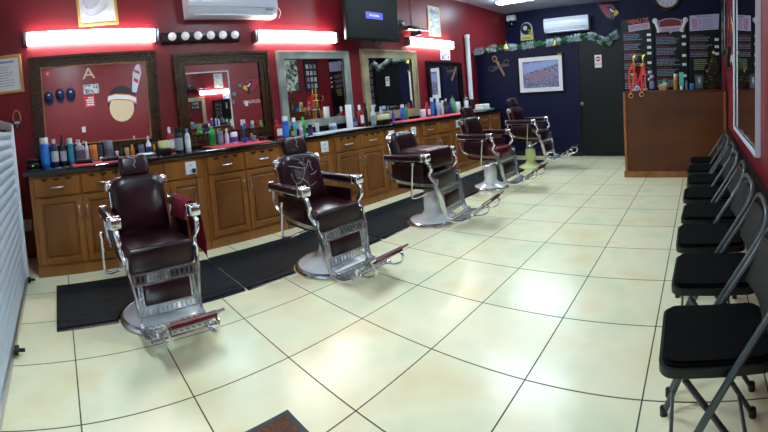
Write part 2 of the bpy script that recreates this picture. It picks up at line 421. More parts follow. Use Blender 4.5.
ceil_lamp(-.82, 5.62, 'fluorescent ceiling fixture over the navy partition at the top of the photo')
ceil_lamp(-.2, 3.4, 'fluorescent ceiling fixture over the barber chairs, out of the photo')
ceil_lamp(.2, 1.1, 'fluorescent ceiling fixture over the open floor, out of the photo')
ceil_lamp(1.0, -1.0, 'fluorescent ceiling fixture near the shop front, out of the photo')

# ================================================================== WALL THINGS, LEFT
def ac_unit(label, M, L):
    t = thing('air_conditioner', label, 'air conditioner'); t.matrix_world = M
    bm = bmesh.new()
    pr = [(0,-.15),(.12,-.155),(.17,-.12),(.195,-.05),(.2,.10),(.18,.145),(0,.15)]
    Mx = Matrix(((0,0,1,0),(0,1,0,0),(1,0,0,0),(0,0,0,1)))   # prism depth -> u
    prism(bm, pr, -L/2, L/2, Mx)
    obj('case', bm, M_GREYW, t)
    bm = bmesh.new(); box(bm, -L/2+.06, L/2-.06, -.148, -.132, .07, .176, bev=.003, M=None); obj('louvre', bm, M_WHITE, t)
    bm = bmesh.new(); box(bm, L/2-.16, L/2-.06, -.085, -.07, .188, .197); obj('display', bm, cmat('8d98a8'), t)
    bm = bmesh.new(); box(bm, -L/2-.004, L/2+.004, -.062, -.057, .06, .197); obj('seam', bm, cmat('9aa2b2'), t)
    return t
ac_unit('white wall air conditioner on the red wall above the globe bulb bar', onleft(.57, 2.47), 1.08)
ac_unit('white air conditioner on the far navy wall above the partition', onback(-.50, 2.58, YB), .98)
bm = bmesh.new(); tube(bm, smooth_path([(0.002,0,0),(.01,.06,.0),(.01,.13,-.08),(.01,.1,-.16)],6), .004, 5)
tag(obj('air_conditioner_cable', bm, M_WHITE, loc=(-1.985,1.12,2.5)), 'thin white cable at the right end of the air conditioner over the mirrors', 'cable')

tv = thing('television', 'black flat television hanging over the champagne framed mirror', 'television', (-1.70,2.55,2.05), rot=(0,0,0))
Mt = plane((0,0,0),(0,1,0),(0,0,1))@Matrix.Rotation(math.radians(1.5),4,'X')
bm = bmesh.new(); box(bm, -.52, .49, 0, .66, -.05, 0, bev=.008, M=Mt); obj('case', bm, M_BLACK, tv)
bm = bmesh.new(); box(bm, -.50, .47, .03, .64, 0, .003, M=Mt); obj('screen', bm, mat('screen_black','030304',.5,spec=.2), tv, smooth=False)
bm = bmesh.new(); box(bm, -.16, .16, .29, .38, .003, .005, M=Mt); ms = obj('message_box', bm, mat('screen_blue','4a4ab8',.4,emit=.9), tv, smooth=False)
text('screen_text', 'NO SIGNAL', .035, mat('screen_white','e8e8ff',.4,emit=.8), ms, Mt@Matrix.Translation((0,.335,.006)))
bm = bmesh.new(); tube(bm, [(-.05,0,.3),(-.28,0,.3)], .02, 8); tube(bm, smooth_path([(-.03,.0,0),(-.05,-.03,-.06),(-.03,.05,-.08),(-.05,.1,-.04),(-.03,.12,.0)],5), .008, 6)
box(bm, -.295, -.275, -.1, .1, .18, .42); tube(bm, [(-.04,0,.3),(-.04,0,-.02)], .012, 6); obj('wall_bracket', bm, M_BLACK, tv)

sf = thing('wall_shelf', 'small dark glass shelf on the wall right of the television', 'shelf', (-2.0,3.42,2.27))
bm = bmesh.new(); box(bm, .003, .27, -.38, .40, 0, .014, bev=.003); obj('shelf_board', bm, mat('smoked_glass','23242a',.1,coat=.5), sf)
for y in (-.25,.25):
    bm = bmesh.new(); box(bm, .003,.2,y-.01,y+.01,-.05,0); obj('bracket', bm, M_BLACK, sf)
bx = thing('set_top_box', 'black set top box on the shelf beside the television', 'box', (-1.85,3.56,2.285))
bm = bmesh.new(); box(bm, -.09,.09,-.19,.19,0,.05,bev=.005); obj('case', bm, M_BLACK, bx)
bm = bmesh.new(); box(bm, .09,.092,-.06,.06,.015,.035); obj('display', bm, cmat('2a2c34'), bx)
bm = bmesh.new(); box(bm, -.08,.08,-.1,.1,0,.12,bev=.01); box(bm,.07,.1,-.06,.06,.02,.1,bev=.01)
tag(obj('speaker_box', bm, M_BLACK, loc=(-1.86,3.17,2.285)), 'small black box between the television and the set top box', 'box')
bm = bmesh.new(); tube(bm, [(0,0,0),(0.005,.01,-.3),(0,.02,-.68)], .006, 5)
tag(obj('wall_cable', bm, M_BLACK, loc=(-1.992,3.68,2.97)), 'black cable running from the ceiling down to the wall shelf', 'cable')

def picture(name, label, cat, wallfun, a, z, w, h, fm, fw, art, mat_m=None, mw=.0, depth=.02, tilt=0, group=None, off=0, **k):
    t = thing(name, label, cat, group=group); t.matrix_world = wallfun(a, z, **k)@Matrix.Rotation(tilt,4,'Z')@Matrix.Translation((0,0,off))
    bm = bmesh.new(); I = Matrix.Identity(4); hw, hh = w/2, h/2
    for (u0,u1,v0,v1) in ((-hw,hw,-hh,-hh+fw),(-hw,hw,hh-fw,hh),(-hw,-hw+fw,-hh+fw,hh-fw),(hw-fw,hw,-hh+fw,hh-fw)):
        box(bm, u0,u1,v0,v1,.002,depth,bev=min(.003,fw*.2),seg=1)
    obj('frame', bm, fm, t)
    iw, ih = hw-fw, hh-fw
    if mat_m:
        obj('mat_board', B(-iw,iw,-ih,ih,.003,depth*.4), mat_m, t, smooth=False)
        iw -= mw; ih -= mw
    obj('print', B(-iw,iw,-ih,ih,.003,depth*.4+.003), art, t, smooth=False)
    return t
def art_mat(name, cols, scale=6, rough=.4, stretch=(1,1,1), kind='noise'):
    m = bpy.data.materials.new(name); m.use_nodes = True; nt = m.node_tree; N = nt.nodes; b = N['Principled BSDF']; b.inputs['Roughness'].default_value = rough
    tc = N.new('ShaderNodeTexCoord'); mp = N.new('ShaderNodeMapping'); mp.inputs['Scale'].default_value = stretch
    if kind == 'noise':
        n = N.new('ShaderNodeTexNoise'); n.inputs['Detail'].default_value = 8; out = n.outputs[0]
    else:
        n = N.new('ShaderNodeTexVoronoi'); n.distance = 'CHEBYCHEV'; out = n.outputs['Color']
    n.inputs['Scale'].default_value = scale
    r = N.new('ShaderNodeValToRGB'); E = r.color_ramp.elements; r.color_ramp.interpolation = 'CONSTANT' if kind != 'noise' else 'LINEAR'
    lo, hi = (.3,.7) if kind == 'noise' else (0,.85)
    E[0].position = lo; E[0].color = srgb(cols[0]); E[1].position = hi; E[1].color = srgb(cols[-1])
    for i, c in enumerate(cols[1:-1], 1):
        e = E.new(lo+(hi-lo)*i/(len(cols)-1)); e.color = srgb(c)
    nt.links.new(tc.outputs['Object'], mp.inputs[0]); nt.links.new(mp.outputs[0], n.inputs[0]); nt.links.new(out, r.inputs[0]); nt.links.new(r.outputs[0], b.inputs['Base Color'])
    return m
def blocks(parent, M, rows, m, name, gap=.04):
    rows = sorted(rows, key=lambda r: -r[2]); grp = []
    for r in rows:
        if grp and grp[-1][-1][2]-r[2] > gap: grp.append([r])
        elif grp: grp[-1].append(r)
        else: grp = [[r]]
    for g in grp: lines(parent, M, g, m, name)
def lines(parent, M, rows, m, name='printed_lines'):
    """rows: (u0, u1, v, h)"""
    bm = bmesh.new()
    for u0,u1,v,h in rows: box(bm, u0,u1,v-h/2,v+h/2,0,.001,M=M)
    o = obj(name, bm, m, parent, smooth=False); return o
def word_rows(u0, u1, v0, v1, n, h, seed=1, fill=.85):
    rnd = random.Random(seed); out = []
    for i in range(n):
        v = v1-(v1-v0)*(i+.5)/n; u = u0; end = u0+(u1-u0)*rnd.uniform(fill*.7, fill)
        while u < end:
            w = min(rnd.uniform(.02,.06), end-u)
            if w > .006: out.append((u,u+w,v,h))
            u += w+.008
    return out
INK = cmat('3c4250',.7); I4 = Matrix.Identity(4)
p = picture('framed_certificate','gold framed certificate at the left edge above the heart pouch','picture',onleft,-1.925,1.905,.36,.40,M_GOLDF,.03,M_PAPER)
lines(p, Matrix.Translation((0,0,.0112)), [(-.11,.1,.13,.022)]+word_rows(-.12,.13,-.13,.09,8,.006,3), cmat('8fa0b8',.7))
p = picture('framed_drawing','gold framed line drawing high on the wall above the leftmost lamp','picture',onleft,-.905,2.53,.42,.44,M_GOLDF,.028,M_PAPER)
bm = bmesh.new()
for pts in ([(-.13,-.08),(-.06,-.12),(.02,-.09),(.08,-.05),(.12,-.0)],[(-.1,-.03),(-.13,.05),(-.05,.12),(.06,.1),(.1,.04)],[(-.12,-.02),(-.08,-.04),(-.02,-.02),(.03,.03)]):
    tube(bm, smooth_path([(u,v,.012) for u,v in pts],5), .004, 4)
obj('drawn_lines', bm, cmat('9db2dc',.7), p)
p = picture('framed_poster','tall cream framed cartoon poster right of the television','picture',onleft,4.30,2.52,.33,.50,mat('cream_frame','d8cba0',.4),.025,art_mat('poster_art',['e8ece0','f3e9b8','7ea4cc','e6e2d0','5a86b0'],7))
text('poster_title','FIESTA',.07,cmat('35507a',.6),p,Matrix.Translation((0,.15,.013)))
picture('photo_print','small square photo print below the rightmost wall lamp','photo',onleft,4.56,1.955,.27,.17,M_WHITE,.008,art_mat('photo_art',['20243c','6a74a8','c8cce0','38406c'],14))

hp = thing('heart_pouch', 'brown heart shaped leather charm hanging on a cord left of the wide mirror', 'charm'); hp.matrix_world = onleft(-1.855, 1.38)
bm = bmesh.new(); prism(bm, [(-.05,.01),(-.04,.035),(-.01,.035),(0,.022),(.01,.035),(.04,.035),(.05,.01),(.035,-.03),(0,-.06),(-.035,-.03)], .004, .03, I4); obj('pouch', bm, cmat('3a140e',.5), hp)
bm = bmesh.new(); tube(bm, smooth_path([(-.035,.03,.015),(-.04,.08,.012),(-.02,.13,.01),(0,.145,.008),(.02,.13,.01),(.04,.08,.012),(.035,.03,.015)],5), .005, 6); obj('cord', bm, cmat('c49a6a',.7), hp)
obj('ribbon', B(-.03,.03,.005,.03,.03,.034), cmat('b8bcd0',.6), hp)
text('letter','P',.045,cmat('c0a890',.6),hp,Matrix.Translation((0,-.02,.0315)))

o = outlet(None, XL, -1.865, .335, 'outlet_plate'); tag(o, 'white outlet plate on the wall between shutter and first cabinet', 'outlet')

bm = bmesh.new(); tube(bm, [(0,0,0),(0,0,1.24)], .045, 16); vp = obj('vertical_pipe', bm, M_WHITE, loc=(-1.945,5.25,1.11)); tag(vp, 'white vertical pipe on the red wall beside the black mirror', 'pipe')
bm = bmesh.new(); tube(bm, [(0,0,1.19),(0,0,1.25)], .054, 16); obj('end_cap', bm, M_WHITE, vp)
bm = bmesh.new(); tube(bm, [(0,0,-.11),(0,0,.03)], .05, 16); obj('base_collar', bm, cmat('3a1014',.4), vp)

# ================================================================== PARTITION WALL THINGS
t = picture('framed_stadium_print','black framed stadium photograph on the navy partition','picture',onback,-.635,1.525,.94,.72,mat('deep_black_frame','040405',.5,spec=.2),.04,art_mat('stadium_art',['1e1c34','5a5a80','9a96b8','3a3450','707aa0'],14,stretch=(1,3,1)),M_PAPER,.075)
bm = bmesh.new()
prism(bm, [(-.34,.2),(.34,.24),(.34,.17),(-.34,.02)], .0, .001, Matrix.Translation((0,0,.0112))); obj('sky_band', bm, cmat('8aa0d4',.5), t, smooth=False)
bm = bmesh.new()
prism(bm, [(-.3,-.02),(.05,.06),(.3,-.02),(-.05,-.12)], .0, .001, Matrix.Translation((0,0,.0114))); obj('playing_field', bm, cmat('8a7488',.5), t, smooth=False)

# crossed scissors and razor on the partition
sc = thing('scissors_ornament', 'large dark metal scissors ornament on the navy partition left of the stadium print', 'wall ornament'); sc.matrix_world = onback(-1.47, 1.73)@Matrix.Rotation(math.radians(-8),4,'Z')
M_IRON = mat('aged_brass','8f7a58',.4,metal=.4); M_IRON2 = mat('dark_iron','4c4650',.4,metal=.4)
def ring2(bm, cx, cy, rx, ry, r, d=.02, n=18): tube(bm, [(cx+rx*math.cos(2*PI*k/n), cy+ry*math.sin(2*PI*k/n), d) for k in range(n)], r, 6, closed=True)
for ang, mm, nm in ((math.radians(34), M_IRON, 'long_blade'), (math.radians(100), M_IRON2, 'cross_blade')):
    bm = bmesh.new(); R_ = Matrix.Rotation(ang,4,'Z')
    t2 = bmesh.new(); prism(t2, [(-.014,-.21),(.026,-.19),(.024,.1),(-.02,.1)], .01,.026, I4); tube(t2, [(0,.09,.018),(-.008,.15,.018)], .012, 6)
    ring2(t2, -.02, .18, .04, .055, .013, .018); bmesh.ops.transform(t2, matrix=R_, verts=t2.verts); join(bm, t2); obj(nm, bm, mm, sc)
bm = bmesh.new(); R_ = Matrix.Rotation(math.radians(-58),4,'Z'); t2 = bmesh.new(); prism(t2, [(-.018,-.2),(.022,-.2),(.018,.08),(-.016,.08)], .02,.034, I4); ring2(t2, .0, .17, .038, .05, .012, .026); tube(t2, [(0,.07,.027),(0,.13,.027)], .01, 6); bmesh.ops.transform(t2, matrix=R_, verts=t2.verts); join(bm,t2); obj('razor', bm, M_IRON2, sc)
bm = bmesh.new(); lathe(bm, [(0,.02),(.018,.02),(.018,.04),(0,.044)], n=12); obj('pivot', bm, M_IRON, sc)

# no-entry sign on the door
sg = thing('door_sign', 'small white sign with a red disc on the dark door', 'sign'); sg.matrix_world = onback(.465, 1.69, YP+.004)
obj('plate', B(-.062,.062,-.11,.11,.001,.005), M_WHITE, sg, smooth=False)
bm = bmesh.new(); lathe(bm, [(0,.005),(.045,.005),(.045,.0065),(0,.0065)], c=(0,.04,0), n=24); dsk = obj('red_disc', bm, cmat('cc1420',.5), sg, smooth=False)
obj('bar', B(-.03,.03,.03,.05,.0065,.0075), M_WHITE, dsk, smooth=False)
text('sign_text','PRIVADO',.028,cmat('401018',.6),sg,Matrix.Translation((0,-.05,.006)))

# garland along the partition top
gl = thing('tinsel_garland', 'green and silver tinsel garland draped along the partition top', 'garland', (0,0,0))
gpts = [(-1.99,5.57,2.06),(-1.7,5.58,2.08),(-1.4,5.58,2.09),(-1.05,5.57,2.06),(-.7,5.58,2.08),(-.3,5.57,2.08),(.1,5.58,2.12),(.35,5.57,2.13),(.52,5.57,2.06),(.63,5.57,1.99),(.72,5.57,2.07),(.86,5.58,2.15)]
gp = smooth_path(gpts, 10)
bm = bmesh.new(); tube(bm, gp, .006, 5); obj('cord', bm, cmat('0c2a14',.7), gl)
def tinsel(name, m, n, seed, r0=.045, clump=False):
    rnd = random.Random(seed); bm = bmesh.new()
    for k in range(n):
        i = rnd.uniform(0, len(gp)-1.001)
        while clump and math.sin(i*.55)+.6*math.sin(i*1.37) < rnd.uniform(-.5,.9): i = rnd.uniform(0, len(gp)-1.001)
        a, b = gp[int(i)], gp[int(i)+1]; c = a.lerp(b, i-int(i)); d = (b-a).normalized()
        a0 = rnd.uniform(0, 2*PI); s = V(0,1,0).cross(d).normalized(); q = (s*math.cos(a0)+V(0,1,0)*math.sin(a0)*.8+d*rnd.uniform(-.5,.5)).normalized()
        L = r0*rnd.uniform(.6,1.2); wv = d.cross(q).normalized()*.005+d*.005
        f = [bm.verts.new(c-wv), bm.verts.new(c+wv), bm.verts.new(c+q*L+wv*.5), bm.verts.new(c+q*L-wv*.5)]; bm.faces.new(f)
    return obj(name, bm, m, gl, smooth=False)
tinsel('green_strands', cmat('2a7444',.4), 3200, 1, .055); tinsel('silver_strands', mat('silver_tinsel','dfe8f0',.3,metal=.3), 3600, 2, .068, True)
for x, z, lab in ((-1.27, 2.10, 'gold bell hanging on the garland, left end above the scissors ornament'), (-.28, 2.08, 'gold bell hanging on the garland above the stadium print'), (-.26, 1.85, 'small gold bow on the top right corner of the stadium print')):
    t = thing('bell_ornament', lab, 'ornament', (x,5.53,z))
    if 'bow' in lab:
        t.location = (-.24,5.585,1.86)
        bm = bmesh.new(); tube(bm, smooth_path([(0,0,0),(.03,0,.02),(.03,0,-.02),(0,0,0),(-.03,0,.02),(-.03,0,-.02),(0,0,0)],4), .006, 5); obj('bow', bm, M_GOLD, t)
        t.name = 'bow_ornament'
    else:
        bm = bmesh.new(); lathe(bm, [(.045,-.06),(.032,-.035),(.024,0),(.012,.02),(0,.025)], n=14); obj('bell', bm, M_GOLD, t)
        bm = bmesh.new(); tube(bm, smooth_path([(0,0,.025),(-.03,0,.05),(-.01,0,.07),(.01,0,.07),(.03,0,.05),(0,0,.025)],4), .006, 5); tube(bm, [(0,0,.02),(0,0,.11)], .004, 5); obj('ribbon', bm, cmat('5a3a1e',.6), t)
# far navy wall: helmet plaque and bird emblem
hl = thing('helmet_plaque', 'arched plaque with a black football helmet on the far navy wall', 'plaque'); hl.matrix_world = onback(-1.47, 2.54, YB)
bm = bmesh.new(); prism(bm, [(-.15,-.19),(.15,-.19),(.15,-.06)]+[(.14*math.cos(a)+.0,.05+.15*math.sin(a)) for a in [PI*k/12 for k in range(13)]]+[(-.15,-.06)], .002,.015, I4); obj('backing', bm, cmat('b8c0c8',.5), hl)
bm = bmesh.new(); prism(bm, [(.12*math.cos(a)-.005,.05+.12*math.sin(a)) for a in [2*PI*k/24 for k in range(24)]], .015,.04, I4); hm = obj('helmet', bm, M_BLACK, hl)
bm = bmesh.new(); lathe(bm, [(0,.04),(.05,.04),(.05,.044),(0,.044)], c=(-.02,.07,0), n=18); obj('helmet_badge', bm, cmat('d8dce8',.4), hm)
bm = bmesh.new(); tube(bm, smooth_path([(.04,.02,.045),(.13,.0,.045),(.14,-.06,.045),(.05,-.07,.045)],4), .009, 5); tube(bm, smooth_path([(.05,-.03,.045),(.11,-.03,.045),(.14,-.03,.045)],4), .007, 5); obj('face_guard', bm, cmat('e8c21e',.4), hl)
bm = bmesh.new(); box(bm,-.15,.15,-.185,-.11,.015,.02); obj('name_strip', bm, cmat('d8c23a',.5), hl)
text('plaque_text','STEELERS',.05,cmat('20242c',.6),hl,Matrix.Translation((0,-.148,.021)))

def bird(label, M, s=.00104, mirror=False):
    t = thing('bird_emblem', label, 'emblem'); t.matrix_world = M
    def P(pts): return [((-1 if mirror else 1)*(x-335)*s, (205-y)*s) for x, y in pts]
    for nm, mm, d, pts in (('black_outline', M_BLACK, .006, [(105,25),(200,60),(430,70),(490,130),(505,180),(550,215),(568,275),(555,300),(495,315),(470,350),(440,388),(400,355),(310,328),(240,240),(190,170),(140,90)]),
        ('red_feathers', cmat('9c1838',.4), .009, [(160,58),(200,78),(420,80),(470,115),(497,178),(450,168),(385,125),(340,120),(325,128),(370,190),(408,270),(405,322),(372,335),(310,300),(250,222),(212,160),(182,100)]),
        ('white_eye', cmat('dfe6f2',.4), .010, [(378,158),(405,165),(430,195),(470,206),(455,232),(425,232),(395,200)]),
        ('yellow_beak', cmat('f2b01e',.4), .010, [(498,195),(530,205),(552,240),(548,272),(505,295),(470,312),(458,268)])):
        bm = bmesh.new(); prism(bm, P(pts), .001, d, I4); obj(nm, bm, mm, t, smooth=False)
    return t
bird('red bird head emblem on the far navy wall, right of the air conditioner', onback(.36, 2.79, YB))
# alarm siren in the far corner
t = thing('alarm_box', 'small white alarm box with black sounder in the far ceiling corner', 'alarm', (-1.80,6.93,2.80))
bm = bmesh.new(); box(bm,-.1,.1,-.05,.07,0,.12,bev=.01); obj('case', bm, M_WHITE, t)
bm = bmesh.new(); lathe(bm,[(0,-.11),(.06,-.1),(.065,-.03),(.05,0)],c=(0,0,0),n=16); obj('sounder', bm, M_BLACK, t)

# ================================================================== MENU BOARDS AND CLOCK
LW = cmat('7e8698',.6); LR = cmat('7a1820',.6); LY = cmat('84945a',.6)
def board(label, x0, x1, z0, z1, bm_mat=None):
    t = thing('menu_board', label, 'menu board', group='price boards behind the reception desk'); t.matrix_world = onback((x0+x1)/2, (z0+z1)/2)
    obj('board', B(-(x1-x0)/2,(x1-x0)/2,-(z1-z0)/2,(z1-z0)/2,.002,.02,bev=.003,seg=1), bm_mat or mat('gloss_black_board','030405',.4,spec=.25), t)
    return t
def price_tags(t, u, vs):
    for v in vs: obj('price_tag', B(u-.035,u+.035,v-.022,v+.022,.02,.024), M_PAPER, t, smooth=False)
D = Matrix.Translation((0,0,.0205))
t = board('black price board headed Menu de Servicios at left end', .90, 1.45, 1.16, 2.37)     # local: u +-.275, v +-.605
TL = Matrix.Translation((.03,.52,.022))@Matrix.Rotation(math.radians(6),4,'Z')
bm = bmesh.new(); box(bm, -.185,.185,-.055,.055,-.0012,.0,M=TL@Matrix.Translation((0,-.055,0))); hb = obj('header_band', bm, cmat('b9a9c0',.5), t, smooth=False)
text('heading','MENU DE',.10,cmat('f0605a',.5),t,TL@Matrix.Translation((0,.045,0)),sx=.85)
text('subheading','SERVICIOS',.085,cmat('8a3a58',.5),hb,TL@Matrix.Translation((0,-.055,.001)),sx=.82)
g = []
rows_w, rows_r = [], []
v = .39
for blk in range(6):
    rows_r += word_rows(-.24,.06,v-.02,v,1,.016,blk,.7); rows_w += word_rows(-.24,.10,v-.145,v-.03,4,.014,blk+9,1); v -= .165
blocks(t, D, rows_w, LW, 'menu_text'); blocks(t, D, rows_r, LR, 'menu_heading'); price_tags(t, .20, [.33,.24,.12,.02,-.14,-.3,-.42])
t = board('black price board under the red barber shop crest, middle one', 1.47, 2.03, 1.16, 2.34)
v = .33
rows_w, rows_r = [], []
for blk in range(5):
    rows_r += word_rows(-.25,.12,v-.02,v,1,.016,blk+30,.8); rows_w += word_rows(-.25,.16,v-.155,v-.03,5,.013,blk+39,1); v -= .18
blocks(t, D, rows_w, LW, 'menu_text'); blocks(t, D, rows_r, LR, 'menu_heading'); price_tags(t, .22, [.30,.17,-.02,-.17,-.36])
cr = thing('shop_crest', 'barber shop crest with red banner between two white barber poles', 'sign', group=None); cr.matrix_world = onback(1.745, 2.24, YP-.022)
arc = [(u, .035+.045*math.cos(u/.2*1.4)) for u in [-.2+.04*k for k in range(11)]]
bm = bmesh.new(); prism(bm, [(-.2,-.06)]+[(.2,-.045)]+[(u,v+.035) for u,v in arc[::-1]], .001,.008, I4); obj('white_banner', bm, cmat('b8bcd0',.5), cr, smooth=False)
bm = bmesh.new(); prism(bm, [(-.185,-.03)]+[(.185,-.01)]+[(u*.93,v+.022) for u,v in arc[::-1]], .008,.012, I4); rb = obj('red_banner', bm, cmat('8e1020',.5), cr, smooth=False)
text('crest_name',"GUS'S",.115,cmat('3a0a14',.5),rb,Matrix.Translation((0,.03,.0125)),sx=1.05)
bm = bmesh.new(); prism(bm, [(-.19,-.045),(.19,-.03),(.17,-.1),(.03,-.11),(0,-.15),(-.03,-.11),(-.17,-.115)], .008,.011, I4); wb = obj('lower_scroll', bm, cmat('b8a8c4',.5), cr, smooth=False)
text('crest_line','BARBER SHOP',.045,cmat('4a3a6a',.5),wb,Matrix.Translation((0,-.075,.0115)))
for s in (-1, 1):
    bm = bmesh.new(); A_ = Matrix.Translation((s*.225,-.01,.012))@Matrix.Rotation(-s*math.radians(20),4,'Z')@Matrix.Rotation(-PI/2,4,'X')
    lathe(bm, [(0,-.115),(.03,-.11),(.04,-.09),(.03,-.07),(.024,-.06),(.024,.05),(.034,.055),(.034,.065),(.044,.085),(.044,.105),(.03,.13),(0,.14)], n=14, sy=.3, M=A_); obj('barber_pole', bm, cmat('dfe2ee',.4), cr)
t = board('black price board behind the small Christmas tree', 2.05, 2.58, 1.16, 2.42)
v = .28
rows_w, rows_r, rows_y = [], [], []
for blk in range(3):
    rows_r += word_rows(-.24,.10,v-.02,v,1,.016,blk+60,.9); rows_w += word_rows(-.24,.14,v-.11,v-.03,3,.013,blk+69,1); v -= .13
rows_y = word_rows(-.18,.06,-.31,-.12,6,.016,77,1)
blocks(t, D, rows_w, LW, 'menu_text'); blocks(t, D, rows_r, LR, 'menu_heading'); lines(t, D, rows_y, LY, 'yellow_text'); price_tags(t, .21, [.20,.08,-.04])
pn = thing('paper_notice', 'white paper notice with black heading taped over the right price board', 'notice'); pn.matrix_world = onback(2.325, 2.275, YP-.022)@Matrix.Rotation(math.radians(2),4,'Z')
bm = bmesh.new(); prism(bm, [(-.26,-.135),(.23,-.125),(.25,.13),(-.25,.12)], .001,.003, I4); obj('sheet', bm, cmat('b9bce0',.6), pn, smooth=False)
text('notice_heading','NOTICE TO ALL',.035,cmat('14141e',.6),pn,Matrix.Translation((0,.095,.0035)))
lines(pn, Matrix.Translation((0,0,.003)), word_rows(-.21,-.1,-.11,.07,6,.016,81,.9), cmat('c03a50',.6), 'red_words')
lines(pn, Matrix.Translation((0,-.01,.003)), word_rows(-.1,.2,-.11,.07,6,.006,82,1), cmat('44466a',.6), 'fine_print')
ck = thing('wall_clock', 'round wall clock with black and gold rim above the price boards', 'clock'); ck.matrix_world = onback(1.70, 2.73)
bm = bmesh.new(); lathe(bm, [(.17,.002),(.25,.002),(.26,.02),(.235,.045),(.2,.04),(.19,.02),(.17,.002)], n=40, cap=False); obj('rim', bm, M_BLACK, ck)
bm = bmesh.new(); tube(bm, [(.195*math.cos(a),.195*math.sin(a),.036) for a in [2*PI*k/40 for k in range(40)]], .006, 6, closed=True); obj('gold_ring', bm, M_GOLD, ck)
bm = bmesh.new(); lathe(bm, [(0,.002),(.185,.002),(.185,.02),(0,.02)], n=40); dl = obj('dial', bm, cmat('c3c8e6',.5), ck, smooth=False)
for k in range(12):
    a = PI/2-2*PI*(k+1)/12; text('numeral', ['1','2','3','4','5','6','7','8','9','10','11','12'][k], .05, cmat('1a1c28',.6), dl, Matrix.Translation((.15*math.cos(a),.15*math.sin(a),.022)))
bm = bmesh.new(); box(bm,-.006,.006,-.02,.1,.024,.027); obj('hour_hand', bm, M_BLACK, ck)
bm = bmesh.new(); box(bm,-.004,.004,-.02,.14,.028,.031,M=Matrix.Rotation(-1.9,4,'Z')); obj('minute_hand', bm, M_BLACK, ck)

# ================================================================== RECEPTION DESK
X0, X1, Y0, Y1, ZT = 1.215, 2.585, 3.94, 4.40, 1.165
rd = thing('reception_desk', 'tall cherry wood reception desk in front of the price boards', 'desk', (X0,Y0,0))
bm = bmesh.new(); box(bm, 0, X1-X0, 0, .03, .0, ZT-.02); obj('front_panel', bm, M_CHERRY, rd, smooth=False)
bm = bmesh.new(); box(bm, 0, .03, .03, Y1-Y0, 0, ZT-.02); obj('side_panel', bm, M_OAK, rd, smooth=False)
bm = bmesh.new(); box(bm, -.012, X1-X0, -.012, Y1-Y0, ZT-.02, ZT, bev=.004); obj('desk_top', bm, M_CHERRY, rd)
bm = bmesh.new(); box(bm, -.02, X1-X0, -.022, -.0, 0, .085, bev=.006); box(bm,-.02,0,0,Y1-Y0,0,.085,bev=.004); obj('base_moulding', bm, M_OAK, rd)
for x in (0, X1-X0-.04):
    bm = bmesh.new(); box(bm, x-.004, x+.03, -.012, 0, .085, ZT-.02, bev=.003, seg=1); obj('corner_strip', bm, M_OAK, rd)
ZT += .001
def trophy(label, x, y, h):
    t = thing('trophy', label, 'trophy', (x,y,ZT), group='gold trophies on the reception desk')
    bm = bmesh.new(); box(bm,-.05,.05,-.035,.035,0,.03,bev=.003); obj('base', bm, cmat('d8d4cc',.3), t)
    for s in (-.026,.026):
        bm = bmesh.new(); lathe(bm,[(.009,.03),(.009,h*.42),(.013,h*.43)],c=(s,0,0),n=10); obj('column', bm, M_GOLD, t)
    bm = bmesh.new(); box(bm,-.04,.04,-.025,.025,h*.43,h*.46,bev=.003); obj('platform', bm, cmat('e2dcc0',.3), t)
    bm = bmesh.new(); lathe(bm,[(.02,h*.46),(.008,h*.52),(.008,h*.58),(.03,h*.62),(.036,h*.70),(.024,h*.74),(.006,h*.76),(.01,h*.8),(0,h*.82)],n=14); obj('cup', bm, M_GOLD, t)
    bm = bmesh.new(); lathe(bm,[(.01,h*.8),(.016,h*.86),(.013,h*.92),(0,h*.93)],n=10)
    for s in (-1,0,1): tube(bm,[(0,0,h*.88),(s*.03,0,h*.99)],[.008,.004],6)
    obj('figure', bm, M_GOLD, t)
trophy('gold trophy with a raised figure, left one on the reception desk', 1.335, 4.15, .50)
trophy('gold trophy with a raised figure, right one draped by red ribbon', 1.465, 4.15, .50)
tc_ = thing('trophy_cup', 'wide silver handled trophy cup behind the two gold trophies', 'trophy', (1.40,4.28,ZT))
bm = bmesh.new(); lathe(bm,[(.06,0),(.06,.03),(.02,.05),(.015,.14),(.03,.17),(.075,.22),(.09,.30),(.095,.34),(.085,.34),(.07,.24),(0,.2)],n=20); obj('bowl', bm, mat('red_enamel','7a1018',.2,metal=.3), tc_)
for s in (-1,1):
    bm = bmesh.new(); tube(bm, smooth_path([(s*.09,0,.32),(s*.14,0,.30),(s*.14,0,.24),(s*.07,0,.2)],5), .007, 6); obj('cup_handle', bm, M_STEEL, tc_)
def ribbon(bm, pts, w=.038, th=.0015):
    P = smooth_path(pts, 6)
    for a, b in zip(P, P[1:]):
        d = (b-a).normalized(); s = V(1,0,0) if abs(d.x) < .85 else V(0,0,1)
        s = (s-d*s.dot(d)).normalized()*w/2; n = d.cross(s).normalized()*th
        vs = [bm.verts.new(q) for q in (a-s+n,a+s+n,b+s+n,b-s+n,a-s-n,a+s-n,b+s-n,b-s-n)]
        for f in ((0,1,2,3),(7,6,5,4),(0,4,5,1),(2,6,7,3)): bm.faces.new([vs[i] for i in f])
def medal(label, loc, strands, end, edge):
    t = thing('medal', label, 'medal', loc, group='medals on red ribbons')
    for pts in strands:
        bm = bmesh.new(); ribbon(bm, pts, .026); obj('ribbon', bm, M_RIB, t)
    bm = bmesh.new(); lathe(bm,[(0,-.004),(.03,-.004),(.034,0),(.03,.004),(0,.004)],n=20,M=Matrix.Translation(end)@Matrix.Rotation(PI/2,4,'X')); dd = obj('disc', bm, edge, t)
    bm = bmesh.new(); lathe(bm,[(0,.004),(.022,.004),(.022,.006),(0,.006)],n=16,M=Matrix.Translation(end)@Matrix.Rotation(PI/2,4,'X')); obj('disc_face', bm, M_EDGE if edge is not M_WHITE else cmat('8090b8'), dd)
